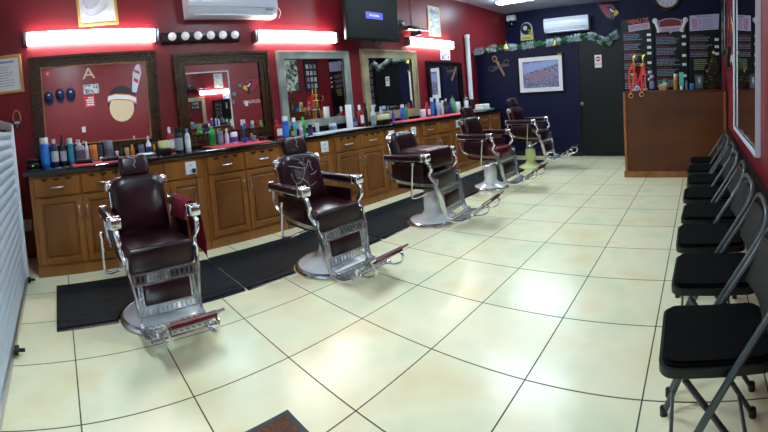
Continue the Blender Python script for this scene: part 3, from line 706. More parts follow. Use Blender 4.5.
medal('bronze rimmed medal on red ribbon hanging over the desk front, left one', (1.325,3.92,ZT), [[(.0,.13,.37),(-.035,.10,.24),(-.03,.05,.09),(-.004,.0,.012),(0,-.014,-.03)],[(.005,.13,.37),(.035,.10,.22),(.022,.05,.08),(.004,.002,.012),(0,-.016,-.03)]], (.0,-.020,-.06), M_GOLDF)
medal('bronze rimmed medal on red ribbon hanging over the desk front, right one', (1.47,3.92,ZT), [[(.01,.13,.35),(.035,.10,.22),(.025,.05,.09),(.004,.0,.012),(0,-.014,-.02)],[(-.01,.13,.31),(-.015,.10,.18),(-.008,.05,.08),(-.004,.002,.012),(0,-.016,-.02)]], (.0,-.020,-.045), M_GOLDF)
medal('white faced medal on crossing red ribbons at the desk edge between the trophies', (1.40,3.945,ZT), [[(-.07,.13,.35),(-.045,.10,.26),(-.012,.06,.13),(0,.03,.065)],[(.06,.135,.33),(.045,.11,.24),(.015,.07,.13),(.0,.035,.065)]], (.0,.02,.036), M_WHITE)

# ------------------------------------------------------------------ bottles and jars
def item(kind, label, x, y, z, r, h, body, cap=M_WHITE, lab=None, name=None, cat=None, rot=0, group=None):
    nm = {'can':'spray_can','bottle':'bottle','trigger':'spray_bottle','pump':'pump_bottle','slimpump':'pump_bottle','jar':'jar','tube':'squeeze_tube','jug':'jug','roll':'paper_roll','box':'box'}.get(kind, kind)
    t = thing(name or nm, label, cat or {'can':'spray can','trigger':'spray bottle','jar':'jar','tube':'tube','jug':'jug','roll':'paper roll','box':'box'}.get(kind,'bottle'), (x,y,z), rot, group)
    bm = bmesh.new(); cb = bmesh.new(); lb = bmesh.new(); n = 18
    if kind == 'can':
        lathe(bm, [(0,0),(r*.94,0),(r,.006),(r,h*.74),(r*.9,h*.775),(r*.82,h*.79)], n=n); lathe(cb, [(r*.84,h*.77),(r*.86,h*.96),(r*.78,h),(0,h)], n=n)
        lz = (.12,.6)
    elif kind in ('bottle','slimpump'):
        lathe(bm, [(0,0),(r*.9,0),(r,.008),(r,h*.66),(r*.8,h*.76),(r*.42,h*.82),(r*.42,h*.86)], n=n); lathe(cb, [(r*.5,h*.83),(r*.5,h*.99),(r*.44,h),(0,h)], n=n)
        lz = (.15,.55)
    elif kind == 'pump':
        lathe(bm, [(0,0),(r*.9,0),(r,.008),(r,h*.66),(r*.85,h*.74),(r*.35,h*.78)], n=n, sx=.7); lathe(cb, [(r*.4,h*.77),(r*.4,h*.86),(r*.12,h*.87),(r*.12,h*.95)], n=n); box(cb, -r*.2, r*.9, -r*.18, r*.18, h*.94, h, bev=.002)
        lz = (.15,.55)
    elif kind == 'trigger':
        lathe(bm, [(0,0),(r*.9,0),(r,.008),(r,h*.52),(r*.85,h*.62),(r*.4,h*.72),(r*.38,h*.78)], n=n); lathe(cb, [(r*.45,h*.76),(r*.45,h*.83),(r*.3,h*.84)], n=n)
        box(cb, -r*.5, r*1.5, -r*.28, r*.28, h*.88, h*.99, bev=.003); box(cb, -r*.3, r*.3, -r*.25, r*.25, h*.83, h*.9); tube(cb, smooth_path([(r*.8,0,h*.88),(r*1.05,0,h*.8),(r*.9,0,h*.7)],3), r*.13, 6)
        lz = (.12,.45)
    elif kind == 'jar':
        lathe(bm, [(0,0),(r*.93,0),(r,.006),(r,h*.68),(r*.92,h*.72)], n=n); lathe(cb, [(r*.97,h*.72),(r*.97,h*.97),(r*.92,h),(0,h)], n=n); lz = (.12,.58)
    elif kind == 'tube':
        box(bm, -r*.5, r*.5, -r, r, h*.22, h, bev=.004); bm.verts.ensure_lookup_table()
        for v in bm.verts:
            if v.co.z > h*.6: v.co.x *= .2
        lathe(cb, [(0,0),(r*.75,0),(r*.75,h*.2),(r*.6,h*.23)], n=n); lz = None
    elif kind == 'jug':
        box(bm, -r*.6, r*.6, -r, r, 0, h*.68, bev=min(.012,r*.3)); lathe(bm, [(r*.5,h*.66),(r*.3,h*.76)], n=n, c=(0,-r*.3,0)); tube(bm, smooth_path([(0,r*.1,h*.66),(0,r*.2,h*.8),(0,r*.8,h*.78),(0,r*.85,h*.64)],4), r*.14, 6)
        lathe(cb, [(r*.42,h*.75),(r*.42,h*.98),(0,h)], n=n, c=(0,-r*.3,0)); lz = None
        box(lb, r*.6, r*.6+.002, -r*.7, r*.7, h*.12, h*.5)
    elif kind == 'roll':
        lathe(bm, [(r*.35,0),(r*.97,0),(r,.004),(r,h-.004),(r*.97,h),(r*.35,h)], n=24); lathe(cb, [(0,h*.97),(r*.33,h*.97),(r*.33,h*.99),(0,h*.99)], n=n); lz = None
    elif kind == 'box':
        box(bm, -r, r, -r, r, 0, h*.8, bev=.003); box(cb, -r*1.03, r*1.03, -r*1.03, r*1.03, h*.8, h, bev=.003); lz = None
    if lz and lab is not None:
        e = 1.015; sx = .7*1.02 if kind == 'pump' else 1
        lathe(lb, [(r*.9,h*lz[0]),(r*e,h*lz[0]),(r*e,h*lz[1]),(r*.9,h*lz[1])], n=n, sx=sx)
    obj('body', bm, body, t); obj('cap', cb, cap, t)
    if len(lb.verts) and lab is not None: obj('label_band', lb, lab, t)
    else: lb.free()
    return t
C = cmat
CLEAR = mat('clear_plastic','b8c4cc',.12,coat=.3)
ZW = .9295
L_ = M_WHITE
ITEMS = [
('can','blue spray can with a white cap at the left end of the worktop',-1.80,-1.601,.047,.284,C('1f6fd0'),L_,C('2a86e0')),
('bottle','navy bottle with white lower label right of the blue spray can',-1.80,-1.505,.038,.257,C('1c2a50'),C('d8dce6'),C('c8d0dc')),
('trigger','black trigger spray bottle in front of the wide mirror',-1.80,-1.42,.033,.298,C('20242c'),M_BLACK,C('aab2bc')),
('can','teal spray can beside the black trigger sprayer',-1.80,-1.345,.03,.25,C('2c86a8'),C('cfe0e6'),C('3a9ac0')),
('pump','clear lilac gel bottle with white pump in front of the wide mirror',-1.78,-1.255,.047,.226,C('9aa0b4'),L_,C('5a5468')),
('slimpump','slim white pump bottle left of the orange jar',-1.80,-1.185,.018,.202,C('dfe2e6'),L_,C('c8ccd2')),
('jar','squat orange brown jar with a bright cap near the wide mirror',-1.80,-1.12,.040,.159,C('b8743a'),C('e08a3a'),None),
('tube','dark squeeze tube standing between orange jar and grey tub',-1.80,-1.051,.024,.156,C('3a4458'),L_,None),
('jar','tall grey tub with grey lid in front of the wide mirror',-1.80,-.969,.048,.186,C('6a7484'),C('7a8494'),C('525c70')),
('jar','dark green glass jar left of the tan cup',-1.80,-.855,.028,.102,C('142a20'),M_BLACK,None),
('jar','small tan cup behind the nearest headrest',-1.80,-.79,.025,.095,C('a8946a'),C('c0ac80'),None),
('bottle','small orange bottle behind the nearest headrest',-1.80,-.732,.021,.119,C('d87a1c'),C('e8b048'),None),
('jar','grey blue tub right of the nearest headrest',-1.80,-.640,.030,.107,C('5a6c80'),C('728496'),None),
('trigger','navy and white spray bottle right of the nearest headrest',-1.643,-.597,.027,.194,C('d8dce8'),L_,C('28347a')),
('jug','white capped jug with red label behind the cream topped box',-1.80,-.322,.036,.255,C('8a1c26'),L_,M_WHITE),
('can','tall black spray can with clear label in front of mirror gap',-1.50,-.334,.038,.240,C('15181e'),M_BLACK,C('8a98a6')),
('bottle','slim bottle with blue top and white label beside the tall black can',-1.50,-.243,.026,.221,C('c4ccd6'),C('3a86c8'),C('e2e6ea')),
('bottle','bright green bottle on the left end of the second red mat',-1.80,.131,.037,.208,C('22a04a'),C('2cb45a'),C('1a7a3a')),
('bottle','grey bottle right of the bright green bottle',-1.80,.225,.033,.182,C('6a6c80'),C('50525e'),C('858798')),
('trigger','pale lilac spray bottle between grey bottle and purple jar',-1.80,.300,.025,.170,C('d6cfe6'),L_,None),
('jar','purple labelled white jar on the second red mat',-1.786,.378,.041,.119,C('dcd8ea'),L_,C('50409c')),
('trigger','dark spray bottle with a white nozzle against the second mirror',-1.86,.520,.026,.244,C('30343e'),L_,None),
('bottle','small black bottle with a yellow cap below the second mirror',-1.80,.600,.020,.084,C('20242a'),C('e0b420'),None),
('jug','red jug with a big white label right of the second mirror',-1.742,.914,.049,.204,C('a01a28'),C('b02a34'),M_WHITE),
('can','blue spray can with a white cap left of the silver mirror',-1.48,.850,.036,.237,C('2458c0'),L_,C('3a78d8')),
('bottle','small black and yellow bottle beside the blue white capped can',-1.46,.920,.020,.129,C('1c1c1c'),M_BLACK,C('c8a020')),
('can','teal and white spray can left of the lilac sprayer',-1.50,.975,.024,.211,C('58b0bc'),C('dfeef0'),None),
('trigger','pale lilac spray bottle beside the green bottle under the silver mirror',-1.45,1.025,.023,.153,C('d8c8e0'),L_,C('b890c8')),
('bottle','bright green bottle under the left edge of the silver mirror',-1.50,1.095,.027,.206,C('1fa848'),C('28b858'),C('18843a')),
('jar','dark purple jar below the silver mirror',-1.528,1.205,.025,.113,C('2a2448'),M_BLACK,C('40386a')),
('bottle','white bottle with a red cap below the silver mirror',-1.80,1.506,.023,.138,C('d0d4d8'),C('c8201c'),None),
('jar','low white tub with blue label below the silver mirror',-1.80,1.750,.050,.078,C('d6dade'),L_,C('4a80b0')),
('roll','tall white paper roll standing between silver and champagne mirrors',-1.757,1.997,.042,.296,C('eef0f2',.8),C('8a7a60'),None),
('jar','dark blue jar right of the paper roll',-1.80,2.130,.032,.117,C('20305e'),C('2c3c70'),C('8088b0')),
('jug','red jug with a white label and white cap below the television',-1.80,2.242,.045,.282,C('9c1c24'),L_,M_WHITE),
('bottle','tall black glass bottle below the left side of the television',-1.50,2.05,.025,.301,C('10140f'),M_BLACK,None),
('trigger','white spray bottle in front of the champagne mirror',-1.80,2.473,.036,.267,C('d6dce4'),L_,C('9aa8ba')),
('bottle','clear bottle behind the second cream topped box',-1.80,2.628,.025,.230,CLEAR,C('b0b8c0'),None),
('bottle','small violet bottle below the champagne mirror',-1.80,2.877,.022,.155,C('4a38a8'),C('5a48b8'),None),
('can','tall blue can with a white cap below the champagne mirror',-1.80,3.085,.033,.229,C('2f64c4'),L_,None),
('bottle','green bottle right of the tall blue can below the champagne mirror',-1.80,3.176,.023,.223,C('2a9a50'),C('3aac62'),None),
('jar','wide white tub between champagne and black mirrors',-1.80,3.56,.049,.124,C('c8ccd4'),L_,None),
('jug','red jug with a round white label beside the black mirror',-1.80,3.690,.046,.240,C('b02228'),C('c83a3a'),M_WHITE),
('can','blue can with white cap in front of the left edge of the black mirror',-1.80,3.814,.032,.297,C('2a62c8'),L_,C('3a78dc')),
('can','pale blue and white can in front of the black mirror',-1.80,3.971,.030,.280,C('b8c8dc'),L_,C('8fb0dc')),
('trigger','white spray bottle in front of the black mirror',-1.80,4.082,.028,.235,C('d0d6de'),L_,None),
('bottle','black bottle in front of the black mirror',-1.80,4.207,.030,.263,C('16181e'),C('c0c4ca'),C('3c4450')),
('bottle','purple bottle in front of the black mirror',-1.80,4.325,.029,.249,C('3a2a80'),C('2a2048'),None),
('bottle','green bottle in front of the black mirror',-1.80,4.431,.026,.259,C('2aa84e'),C('38b85e'),None),
('jar','white cup right of the green bottle at the black mirror',-1.80,4.565,.044,.19,C('d2cfd4'),L_,None),
]
for k, lab, x, y, r, h, b, c, l in ITEMS: item(k, lab, x, y, ZW+(.0035 if 'red mat' in lab or (k in ('jug',) and 0) else .0005), r, h, b, c, l, group='hair products on the worktop')

def cloth_slab(name, label, cat, pts, z=ZW, th=.003, m=M_PINK):
    bm = bmesh.new(); prism(bm, pts, 0, th, I4); return tag(obj(name, bm, m, loc=(0,0,z), smooth=False), label, cat)
cloth_slab('counter_mat','flat red mat on the worktop behind the nearest headrest','counter mat',[(-1.74,-1.36),(-1.42,-1.34),(-1.44,-.75),(-1.74,-.77)])
cloth_slab('counter_mat','flat pink red mat on the worktop below the second mirror','counter mat',[(-1.96,.06),(-1.42,.01),(-1.34,.60),(-1.93,.78)])
cloth_slab('counter_mat','long pink red mat on the worktop between champagne and black mirrors','counter mat',[(-1.72,2.66),(-1.36,2.66),(-1.36,4.5),(-1.72,4.5)])
cloth_slab('counter_towel','long white towel strip on the worktop below the silver mirror','towel',[(-1.70,1.2),(-1.38,1.2),(-1.38,2.0),(-1.70,2.0)][:4], m=C('a9b2b8',.9))
# charger, clippers, boxes, bowl, brush
t = thing('charger_box','black charger box at the left end of the worktop','charger',(-1.78,-1.725,ZW+.0005)); bm = bmesh.new(); box(bm,-.06,.06,-.062,.062,0,.045,bev=.006); box(bm,-.05,.0,-.05,.05,.045,.085,bev=.008); obj('case',bm,M_BLACK,t)
obj('status_light',B(.06,.062,-.006,.006,.02,.028),mat('green_led','30e060',.4,emit=2),t)
def clipper(label, x, y, rz, bcol=M_BLACK, z=ZW+.0036):
    t = thing('hair_clipper', label, 'hair clipper', (x,y,z), rz)
    bm = bmesh.new(); lathe(bm,[(0,-.08),(.018,-.078),(.024,-.03),(.02,.03),(.024,.07),(.02,.085),(0,.087)],n=12,sy=.8,M=Matrix.Translation((0,0,.02))@Matrix.Rotation(PI/2,4,'Y')); obj('body', bm, bcol, t)
    bm = bmesh.new(); box(bm,.083,.105,-.02,.02,.008,.028,bev=.002); obj('blade', bm, M_STEEL, t)
clipper('long black hair clipper lying on the first red mat',-1.55,-1.0,PI/2)
clipper('black hair clipper lying at the left part of the first red mat',-1.6,-1.24,PI/2-.3)
clipper('silver hair clipper lying beside the navy white spray bottle',-1.50,-.67,PI/2+.2,M_STEEL,ZW+.002)
t = thing('shaving_brush','small white shaving brush standing near the nearest headrest','brush',(-1.70,-.905,ZW+.0036)); bm=bmesh.new(); lathe(bm,[(0,0),(.016,0),(.018,.02),(.012,.035)],n=12); obj('brush_handle',bm,C('c8c0b8'),t); bm=bmesh.new(); lathe(bm,[(.011,.035),(.02,.07),(0,.078)],n=12); obj('bristles',bm,M_PAPER,t)
def boxset(label, x, y, w, h):
    t = thing('sanitizer_box', label, 'box', (x,y,ZW+.001)); bm=bmesh.new(); box(bm,-.05,.05,-w,w,0,h*.45,bev=.006); obj('base',bm,M_BLACK,t)
    bm=bmesh.new(); box(bm,-.045,.045,-w*.92,w*.92,h*.45,h,bev=.012,seg=3); obj('lid',bm,C('d8d49a'),t)
boxset('cream topped black box on the worktop, nearer one behind the first chair',-1.50,-.481,.055,.135)
boxset('cream topped black box on the worktop, farther one below the television',-1.56,2.42,.085,.125)
t = thing('black_orange_trimmer','black trimmer with orange side standing beside the cream topped box','hair clipper',(-1.72,-.52,ZW+.001)); t.name='hair_trimmer'
bm=bmesh.new(); box(bm,-.02,.02,-.025,.025,0,.12,bev=.008); obj('body',bm,M_BLACK,t); bm=bmesh.new(); box(bm,.018,.024,-.02,.0,.03,.1,bev=.002); obj('side_panel',bm,C('e0901c'),t)
bm=bmesh.new(); lathe(bm,[(0,0),(.022,0),(.042,.046),(.039,.046),(.02,.005),(0,.005)],n=24); tag(obj('blue_bowl',bm,C('1f5ad0'),loc=(-1.655,.44,ZW+.0036)),'small bright blue bowl on the second red mat','bowl').name='bowl'
item('box','small grey box on the second red mat',-1.638,.535,ZW+.0036,.024,.065,C('6a7684'),C('76828e'))
t=thing('clipper_case','flat black clipper case at the right end of the second red mat','case',(-1.62,.655,ZW+.0036)); bm=bmesh.new(); box(bm,-.035,.035,-.05,.05,0,.042,bev=.005); obj('case',bm,M_BLACK,t); obj('clasp',B(.035,.038,-.01,.01,.018,.028),M_STEEL,t)
t=thing('disinfectant_jar','tall glass jar with chrome lid near the navy partition','jar',(-1.84,4.90,ZW+.001)); bm=bmesh.new(); lathe(bm,[(0,0),(.05,0),(.05,.02),(.042,.03),(.042,.2),(.035,.21)],n=20); obj('glass_body',bm,CLEAR,t)
bm=bmesh.new(); lathe(bm,[(.047,.21),(.047,.24),(.03,.25),(.01,.255),(.01,.28),(.02,.3),(0,.31)],n=20); obj('lid',bm,M_CHROME,t)
t=thing('towel_stack','folded white towels on a tray at the far end of the worktop','towels',(-1.64,5.14,ZW+.001))
bm=bmesh.new(); box(bm,-.16,.16,-.17,.17,0,.02,bev=.006); obj('tray',bm,C('aab6c0'),t)
for k in range(2):
    bm=bmesh.new(); box(bm,-.1+.01*k,.1,-.12,.12-.01*k,.02+.045*k,.065+.045*k,bev=.02,seg=3); obj('folded_towel',bm,C('dfe3d8',.9),t)

# on the reception desk
DESK='small products on the reception desk'
item('can','navy shaker can with white top left of the tan bowl on the desk',1.585,4.12,ZT,.036,.21,C('1a2238'),C('b8bcd8'),C('8890b8'),name='shaker_can',group=DESK)
t=thing('tan_bowl','square tan bowl on the reception desk','bowl',(1.73,4.10,ZT)); t.name='card_holder'; t['category']='card holder'; t['label']='tan tapered card holder with cards on the reception desk'
bm=bmesh.new(); lathe(bm,[(.062,0),(.085,.065),(.078,.065),(.058,.01),(0,.01)],n=4,M=Matrix.Rotation(PI/4,4,'Z')); obj('holder',bm,C('c8a060',.5),t,smooth=False); bm=bmesh.new(); box(bm,-.045,.045,-.015,.02,.012,.08); obj('cards',bm,M_PAPER,t)
item('jar','white jar with green lid behind the tan card holder',1.76,4.22,ZT,.038,.15,C('c8d0cc'),C('2a8a60'),None,group=DESK)
item('can','amber bottle with black and white cap on the reception desk',1.905,4.12,ZT,.030,.22,C('c08a2a'),C('c9ccc8'),C('b07a20'),name='bottle',cat='bottle',group=DESK)
item('tube','teal squeeze tube with pink print on the reception desk',1.985,4.12,ZT,.030,.235,C('5ac0b4'),C('d8e6e4'),None,group=DESK,rot=-PI/2)
item('can','slim grey can right of the teal tube',2.05,4.14,ZT,.018,.13,C('6a7a88'),C('5a6a78'),None,group=DESK)
item('box','small bright blue box on the reception desk',2.125,4.12,ZT,.030,.085,C('1f6fb8'),C('2a7ec4'),None,group=DESK)
t=thing('photo_stand','black standing box with grey figure print beside the Christmas tree','box',(2.225,4.08,ZT),math.radians(4)); bm=bmesh.new(); box(bm,-.055,.055,-.02,.02,0,.20,bev=.004); obj('case',bm,C('30363e'),t); bm=bmesh.new(); box(bm,-.042,.042,-.022,-.02,.02,.18); f=obj('front_print',bm,C('5a6874'),t); bm=bmesh.new(); lathe(bm,[(0,.07),(.012,.1),(.018,.12),(.008,.135),(.012,.15),(0,.16)],n=8,sy=.1,c=(0,-.0225,0)); obj('figure_print',bm,C('c0c8cc'),f); t.name='display_box'

# Christmas tree
xt = thing('christmas_tree','small decorated Christmas tree at the right end of the reception desk','tree',(2.425,4.20,ZT))
bm=bmesh.new(); lathe(bm,[(0,0),(.06,0),(.075,.07),(.06,.07),(0,.06)],n=16); obj('pot',bm,C('5a1018',.5),xt)
bm=bmesh.new(); tube(bm,[(0,0,.05),(0,0,.48)],[.01,.004],6); obj('trunk',bm,C('3a2414',.8),xt)
bm=bmesh.new(); rnd=random.Random(5)
for k in range(4200):
    hz=rnd.random()**1.4; z=.06+.42*hz; R0=.155*(1-hz)+.015; a=rnd.uniform(0,2*PI); rr=R0*math.sqrt(rnd.uniform(.15,1)); c=V(rr*math.cos(a),rr*math.sin(a),z-.03*rr/.14)
    d=V(math.cos(a+rnd.uniform(-.7,.7)),math.sin(a+rnd.uniform(-.7,.7)),rnd.uniform(-.5,.5)).normalized()*rnd.uniform(.015,.03); s=V(-d.y,d.x,.001).normalized()*.003
    bm.faces.new([bm.verts.new(c-s),bm.verts.new(c+s),bm.verts.new(c+d)])
obj('needles',bm,C('28502e',.6),xt,smooth=False)
for k in range(22):
    hz=rnd.random(); z=.09+.34*hz; R0=.155*(1-hz)+.016; a=rnd.uniform(PI*.9,PI*2.1)
    bm=bmesh.new(); lathe(bm,[(0,-.008),(.006,-.006),(.009,0),(.006,.006),(0,.008)],n=8,c=(R0*math.cos(a),R0*math.sin(a),z)); obj('bauble',bm,[C('b02020'),M_GOLD,C('d8c8a0'),C('c84a30')][k%4],xt)
bm=bmesh.new(); prism(bm,[((.03 if k%2==0 else .013)*math.sin(PI*k/5),(.03 if k%2==0 else .013)*math.cos(PI*k/5)) for k in range(10)],-.004,.004,plane((0,0,.50),(1,0,0),(0,0,1))); obj('star',bm,C('d8e0a0'),xt)

# ================================================================== RIGHT WALL
framed('long_mirror','tall white framed mirror on the right wall above the folding chairs','mirror',2.60,.93,.79,2.30,.026,mat('white_frame','cdd2da',.35),wallfun=onright,depth=.035,ridges=1)
sw = obj('light_switch', B(-.04,.04,-.06,.06,.001,.008,bev=.003,seg=1), M_WHITE); sw.matrix_world = onright(3.0,1.49); tag(sw,'white switch plate on the red wall beside the long mirror','switch')
obj('toggle', B(-.008,.008,-.018,.018,.008,.014), M_WHITE, sw)
bm=bmesh.new(); box(bm,-.03,.03,-.12,.12,.001,.05,bev=.006); db=obj('wall_phone',bm,M_BLACK); db.matrix_world=onright(3.42,1.55); tag(db,'narrow black wall handset beside the reception desk','phone')
yp = thing('pennant','narrow yellow and black pennant hanging high on the right wall','pennant'); yp.matrix_world=onright(3.62,1.95)
bm=bmesh.new(); prism(bm,[(-.05,.18),(.05,.18),(.03,-.16),(-.03,-.2)],.002,.008,I4); obj('cloth',bm,M_BLACK,yp,smooth=False); bm=bmesh.new(); prism(bm,[(-.025,.08),(.025,.1),(.02,-.06),(-.02,-.04)],.008,.010,I4); obj('yellow_stripe',bm,C('d8a41c'),yp,smooth=False)
bird('red bird head emblem on the right wall, seen in the second mirror', onright(3.22,1.92), s=.00125, mirror=False)
tt = thing('wall_lettering','white CARDINALS lettering on the right wall under the bird emblem','lettering'); tt.matrix_world=onright(3.22,1.52)
bm=bmesh.new(); box(bm,-.34,.34,-.055,.055,.001,.004); obj('backing',bm,C('7a1428'),tt,smooth=False)
text('letters','CARDINALS',.12,C('e6e0e4'),tt,Matrix.Translation((0,0,.006)),sx=.95)
for y,z,lab in ((2.87,1.93,'upper of three small dark photos beside the bird emblem'),(2.70,1.74,'middle of three small dark photos beside the bird emblem'),(2.64,1.55,'lowest of three small dark photos beside the bird emblem')):
    picture('small_photo',lab,'photo',onright,y,z,.12,.1,M_FBLACK,.008,art_mat('tiny_art',['20242c','8a929c','4a525c'],20),group='small photos beside the bird emblem')
picture('framed_collage','large dark framed collage on the red wall behind the desk, nearer one','picture',onright,4.36,2.10,.46,.85,M_FBLACK,.03,art_mat('collage_a',['2a3c3c','aab8a8','5a706c','d0d8c8','34484a'],16,kind='v'),tilt=0)
p=picture('framed_collage','large navy framed collage on the red wall behind the desk, farther one','picture',onright,4.98,2.08,.46,.82,M_FBLACK,.03,cmat('1c2440',.4))
for i in range(4):
    for j in range(3):
        obj('collage_photo',B(-.17+.12*j,-.09+.12*j,-.33+.17*i,-.22+.17*i,.011,.013),[C('c8ccd0'),C('a88a78'),C('8aa0c0'),C('d8d0c0')][(i*3+j)%4],p,smooth=False)
# things near the camera, seen only in the first mirror
p=thing('team_letter','red and sand letter A emblem on the right wall, seen in the wide mirror','emblem'); p.matrix_world=onright(-.63,2.46)
text('letter','A',.5,C('7a1a2a'),p,Matrix.Translation((0,0,.004)),sx=1.6,depth=.006); text('letter_inlay','A',.34,C('c8b898'),p,Matrix.Translation((0,-.0,.01)),sx=1.2,depth=.002)
picture('wall_photo','wide black and white photo on the right wall, seen in the wide mirror','photo',onright,-.61,2.13,.33,.2,M_WHITE,.006,art_mat('bw_art',['101014','d8d8dc','404048','f0f0f0'],9))
p=thing('red_notice','red and white notice on the right wall, seen in the wide mirror','notice'); p.matrix_world=onright(-.67,1.87)
obj('sheet',B(-.115,.115,-.13,.13,.001,.004),C('c41c2c',.5),p,smooth=False); lines(p,Matrix.Translation((0,0,.004)),word_rows(-.09,.09,-.1,.1,4,.028,91,1),M_PAPER,'white_print')
sw=obj('light_switch', B(-.04,.04,-.06,.06,.001,.008,bev=.003,seg=1), M_WHITE); sw.matrix_world=onright(-.86,1.28); tag(sw,'white switch plate low on the right wall, seen in the wide mirror','switch'); obj('toggle', B(-.008,.008,-.018,.018,.008,.014), M_WHITE, sw)
p=thing('round_sticker','small round red sticker high on the right wall, seen in the wide mirror','sticker'); p.matrix_world=onright(-1.51,2.56)
bm=bmesh.new(); lathe(bm,[(0,.001),(.055,.001),(.055,.004),(0,.004)],n=24); obj('disc',bm,C('c83030'),p,smooth=False); text('mark','a',.08,M_PAPER,p,Matrix.Translation((0,0,.005)))
for i,(y,z,lab) in enumerate(((-1.29,2.09,'navy cap hanging on the right wall, middle of three'),(-1.06,2.08,'navy cap hanging on the right wall, nearest the red notice'),(-1.53,2.06,'navy cap hanging on the right wall, farthest from the red notice'))):
    t=thing('baseball_cap',lab,'cap',group='navy caps seen in the wide mirror'); t.matrix_world=onright(y,z)
    bm=bmesh.new(); lathe(bm,[(.1,.002),(.098,.045),(.075,.09),(.035,.118),(0,.124)],n=20,sy=1.25); obj('crown',bm,C('1a2450',.8),t)
    bm=bmesh.new(); prism(bm,[(.1*math.cos(a),-.04+.16*math.sin(a)) for a in [PI+PI*k/10 for k in range(11)]],.012,.02,I4); obj('brim',bm,C('141c40',.8),t)
    bm=bmesh.new(); lathe(bm,[(0,.0),(.02,.0),(.02,.004),(0,.004)],c=(0,.02,.117),n=12); obj('badge',bm,C('c8ccd8'),t)
# plain stand-in for the cartoon sticker: round decal with a white band and a feather shape
p=thing('round_wall_decal','large round dark and tan decal with white band, seen in the wide mirror','decal'); p.matrix_world=onright(.03,1.76)@Matrix.Rotation(math.radians(8),4,'Z')
bm=bmesh.new(); prism(bm,[(.33*math.cos(a),.02+.36*math.sin(a)) for a in [PI*k/16 for k in range(17)]]+[(-.3,-.1),(.3,-.1)],.001,.004,I4); obj('dark_upper',bm,C('181c28',.5),p,smooth=False)
bm=bmesh.new(); prism(bm,[(.27*math.cos(a),-.10+.30*math.sin(a)) for a in [2*PI*k/28 for k in range(28)]],.004,.007,I4); obj('tan_disc',bm,C('e2c8a4',.5),p,smooth=False)
bm=bmesh.new(); prism(bm,[(-.32,.0),(-.15,.07),(.15,.07),(.32,.0),(.31,.13),(.15,.19),(-.15,.19),(-.31,.13)],.007,.010,I4); obj('white_band',bm,C('e8e8ec',.5),p,smooth=False)
for v in (.02,.135):
    bm=bmesh.new(); prism(bm,[(-.32,v-.01),(-.15,v+.045),(.15,v+.045),(.32,v-.01),(.32,v+.012),(.15,v+.068),(-.15,v+.068),(-.32,v+.012)],.010,.012,I4); obj('orange_stripe',bm,C('d86428',.5),p,smooth=False)
bm=bmesh.new(); prism(bm,[(-.05,-.3),(.05,-.3),(.1,.12),(.05,.3),(-.02,.33),(-.09,.15)],.001,.005,Matrix.Translation((-.30,.55,0))@Matrix.Rotation(.12,4,'Z')); obj('feather',bm,C('cfd2e0',.5),p,smooth=False)
bm=bmesh.new(); prism(bm,[(-.045,-.1),(.05,-.06),(.06,.02),(-.05,-.02)],.005,.007,Matrix.Translation((-.30,.55,0))@Matrix.Rotation(.12,4,'Z')); prism(bm,[(-.06,.1),(.08,.14),(.08,.2),(-.05,.17)],.005,.007,Matrix.Translation((-.30,.55,0))@Matrix.Rotation(.12,4,'Z')); obj('feather_band',bm,C('b83848',.5),p,smooth=False)

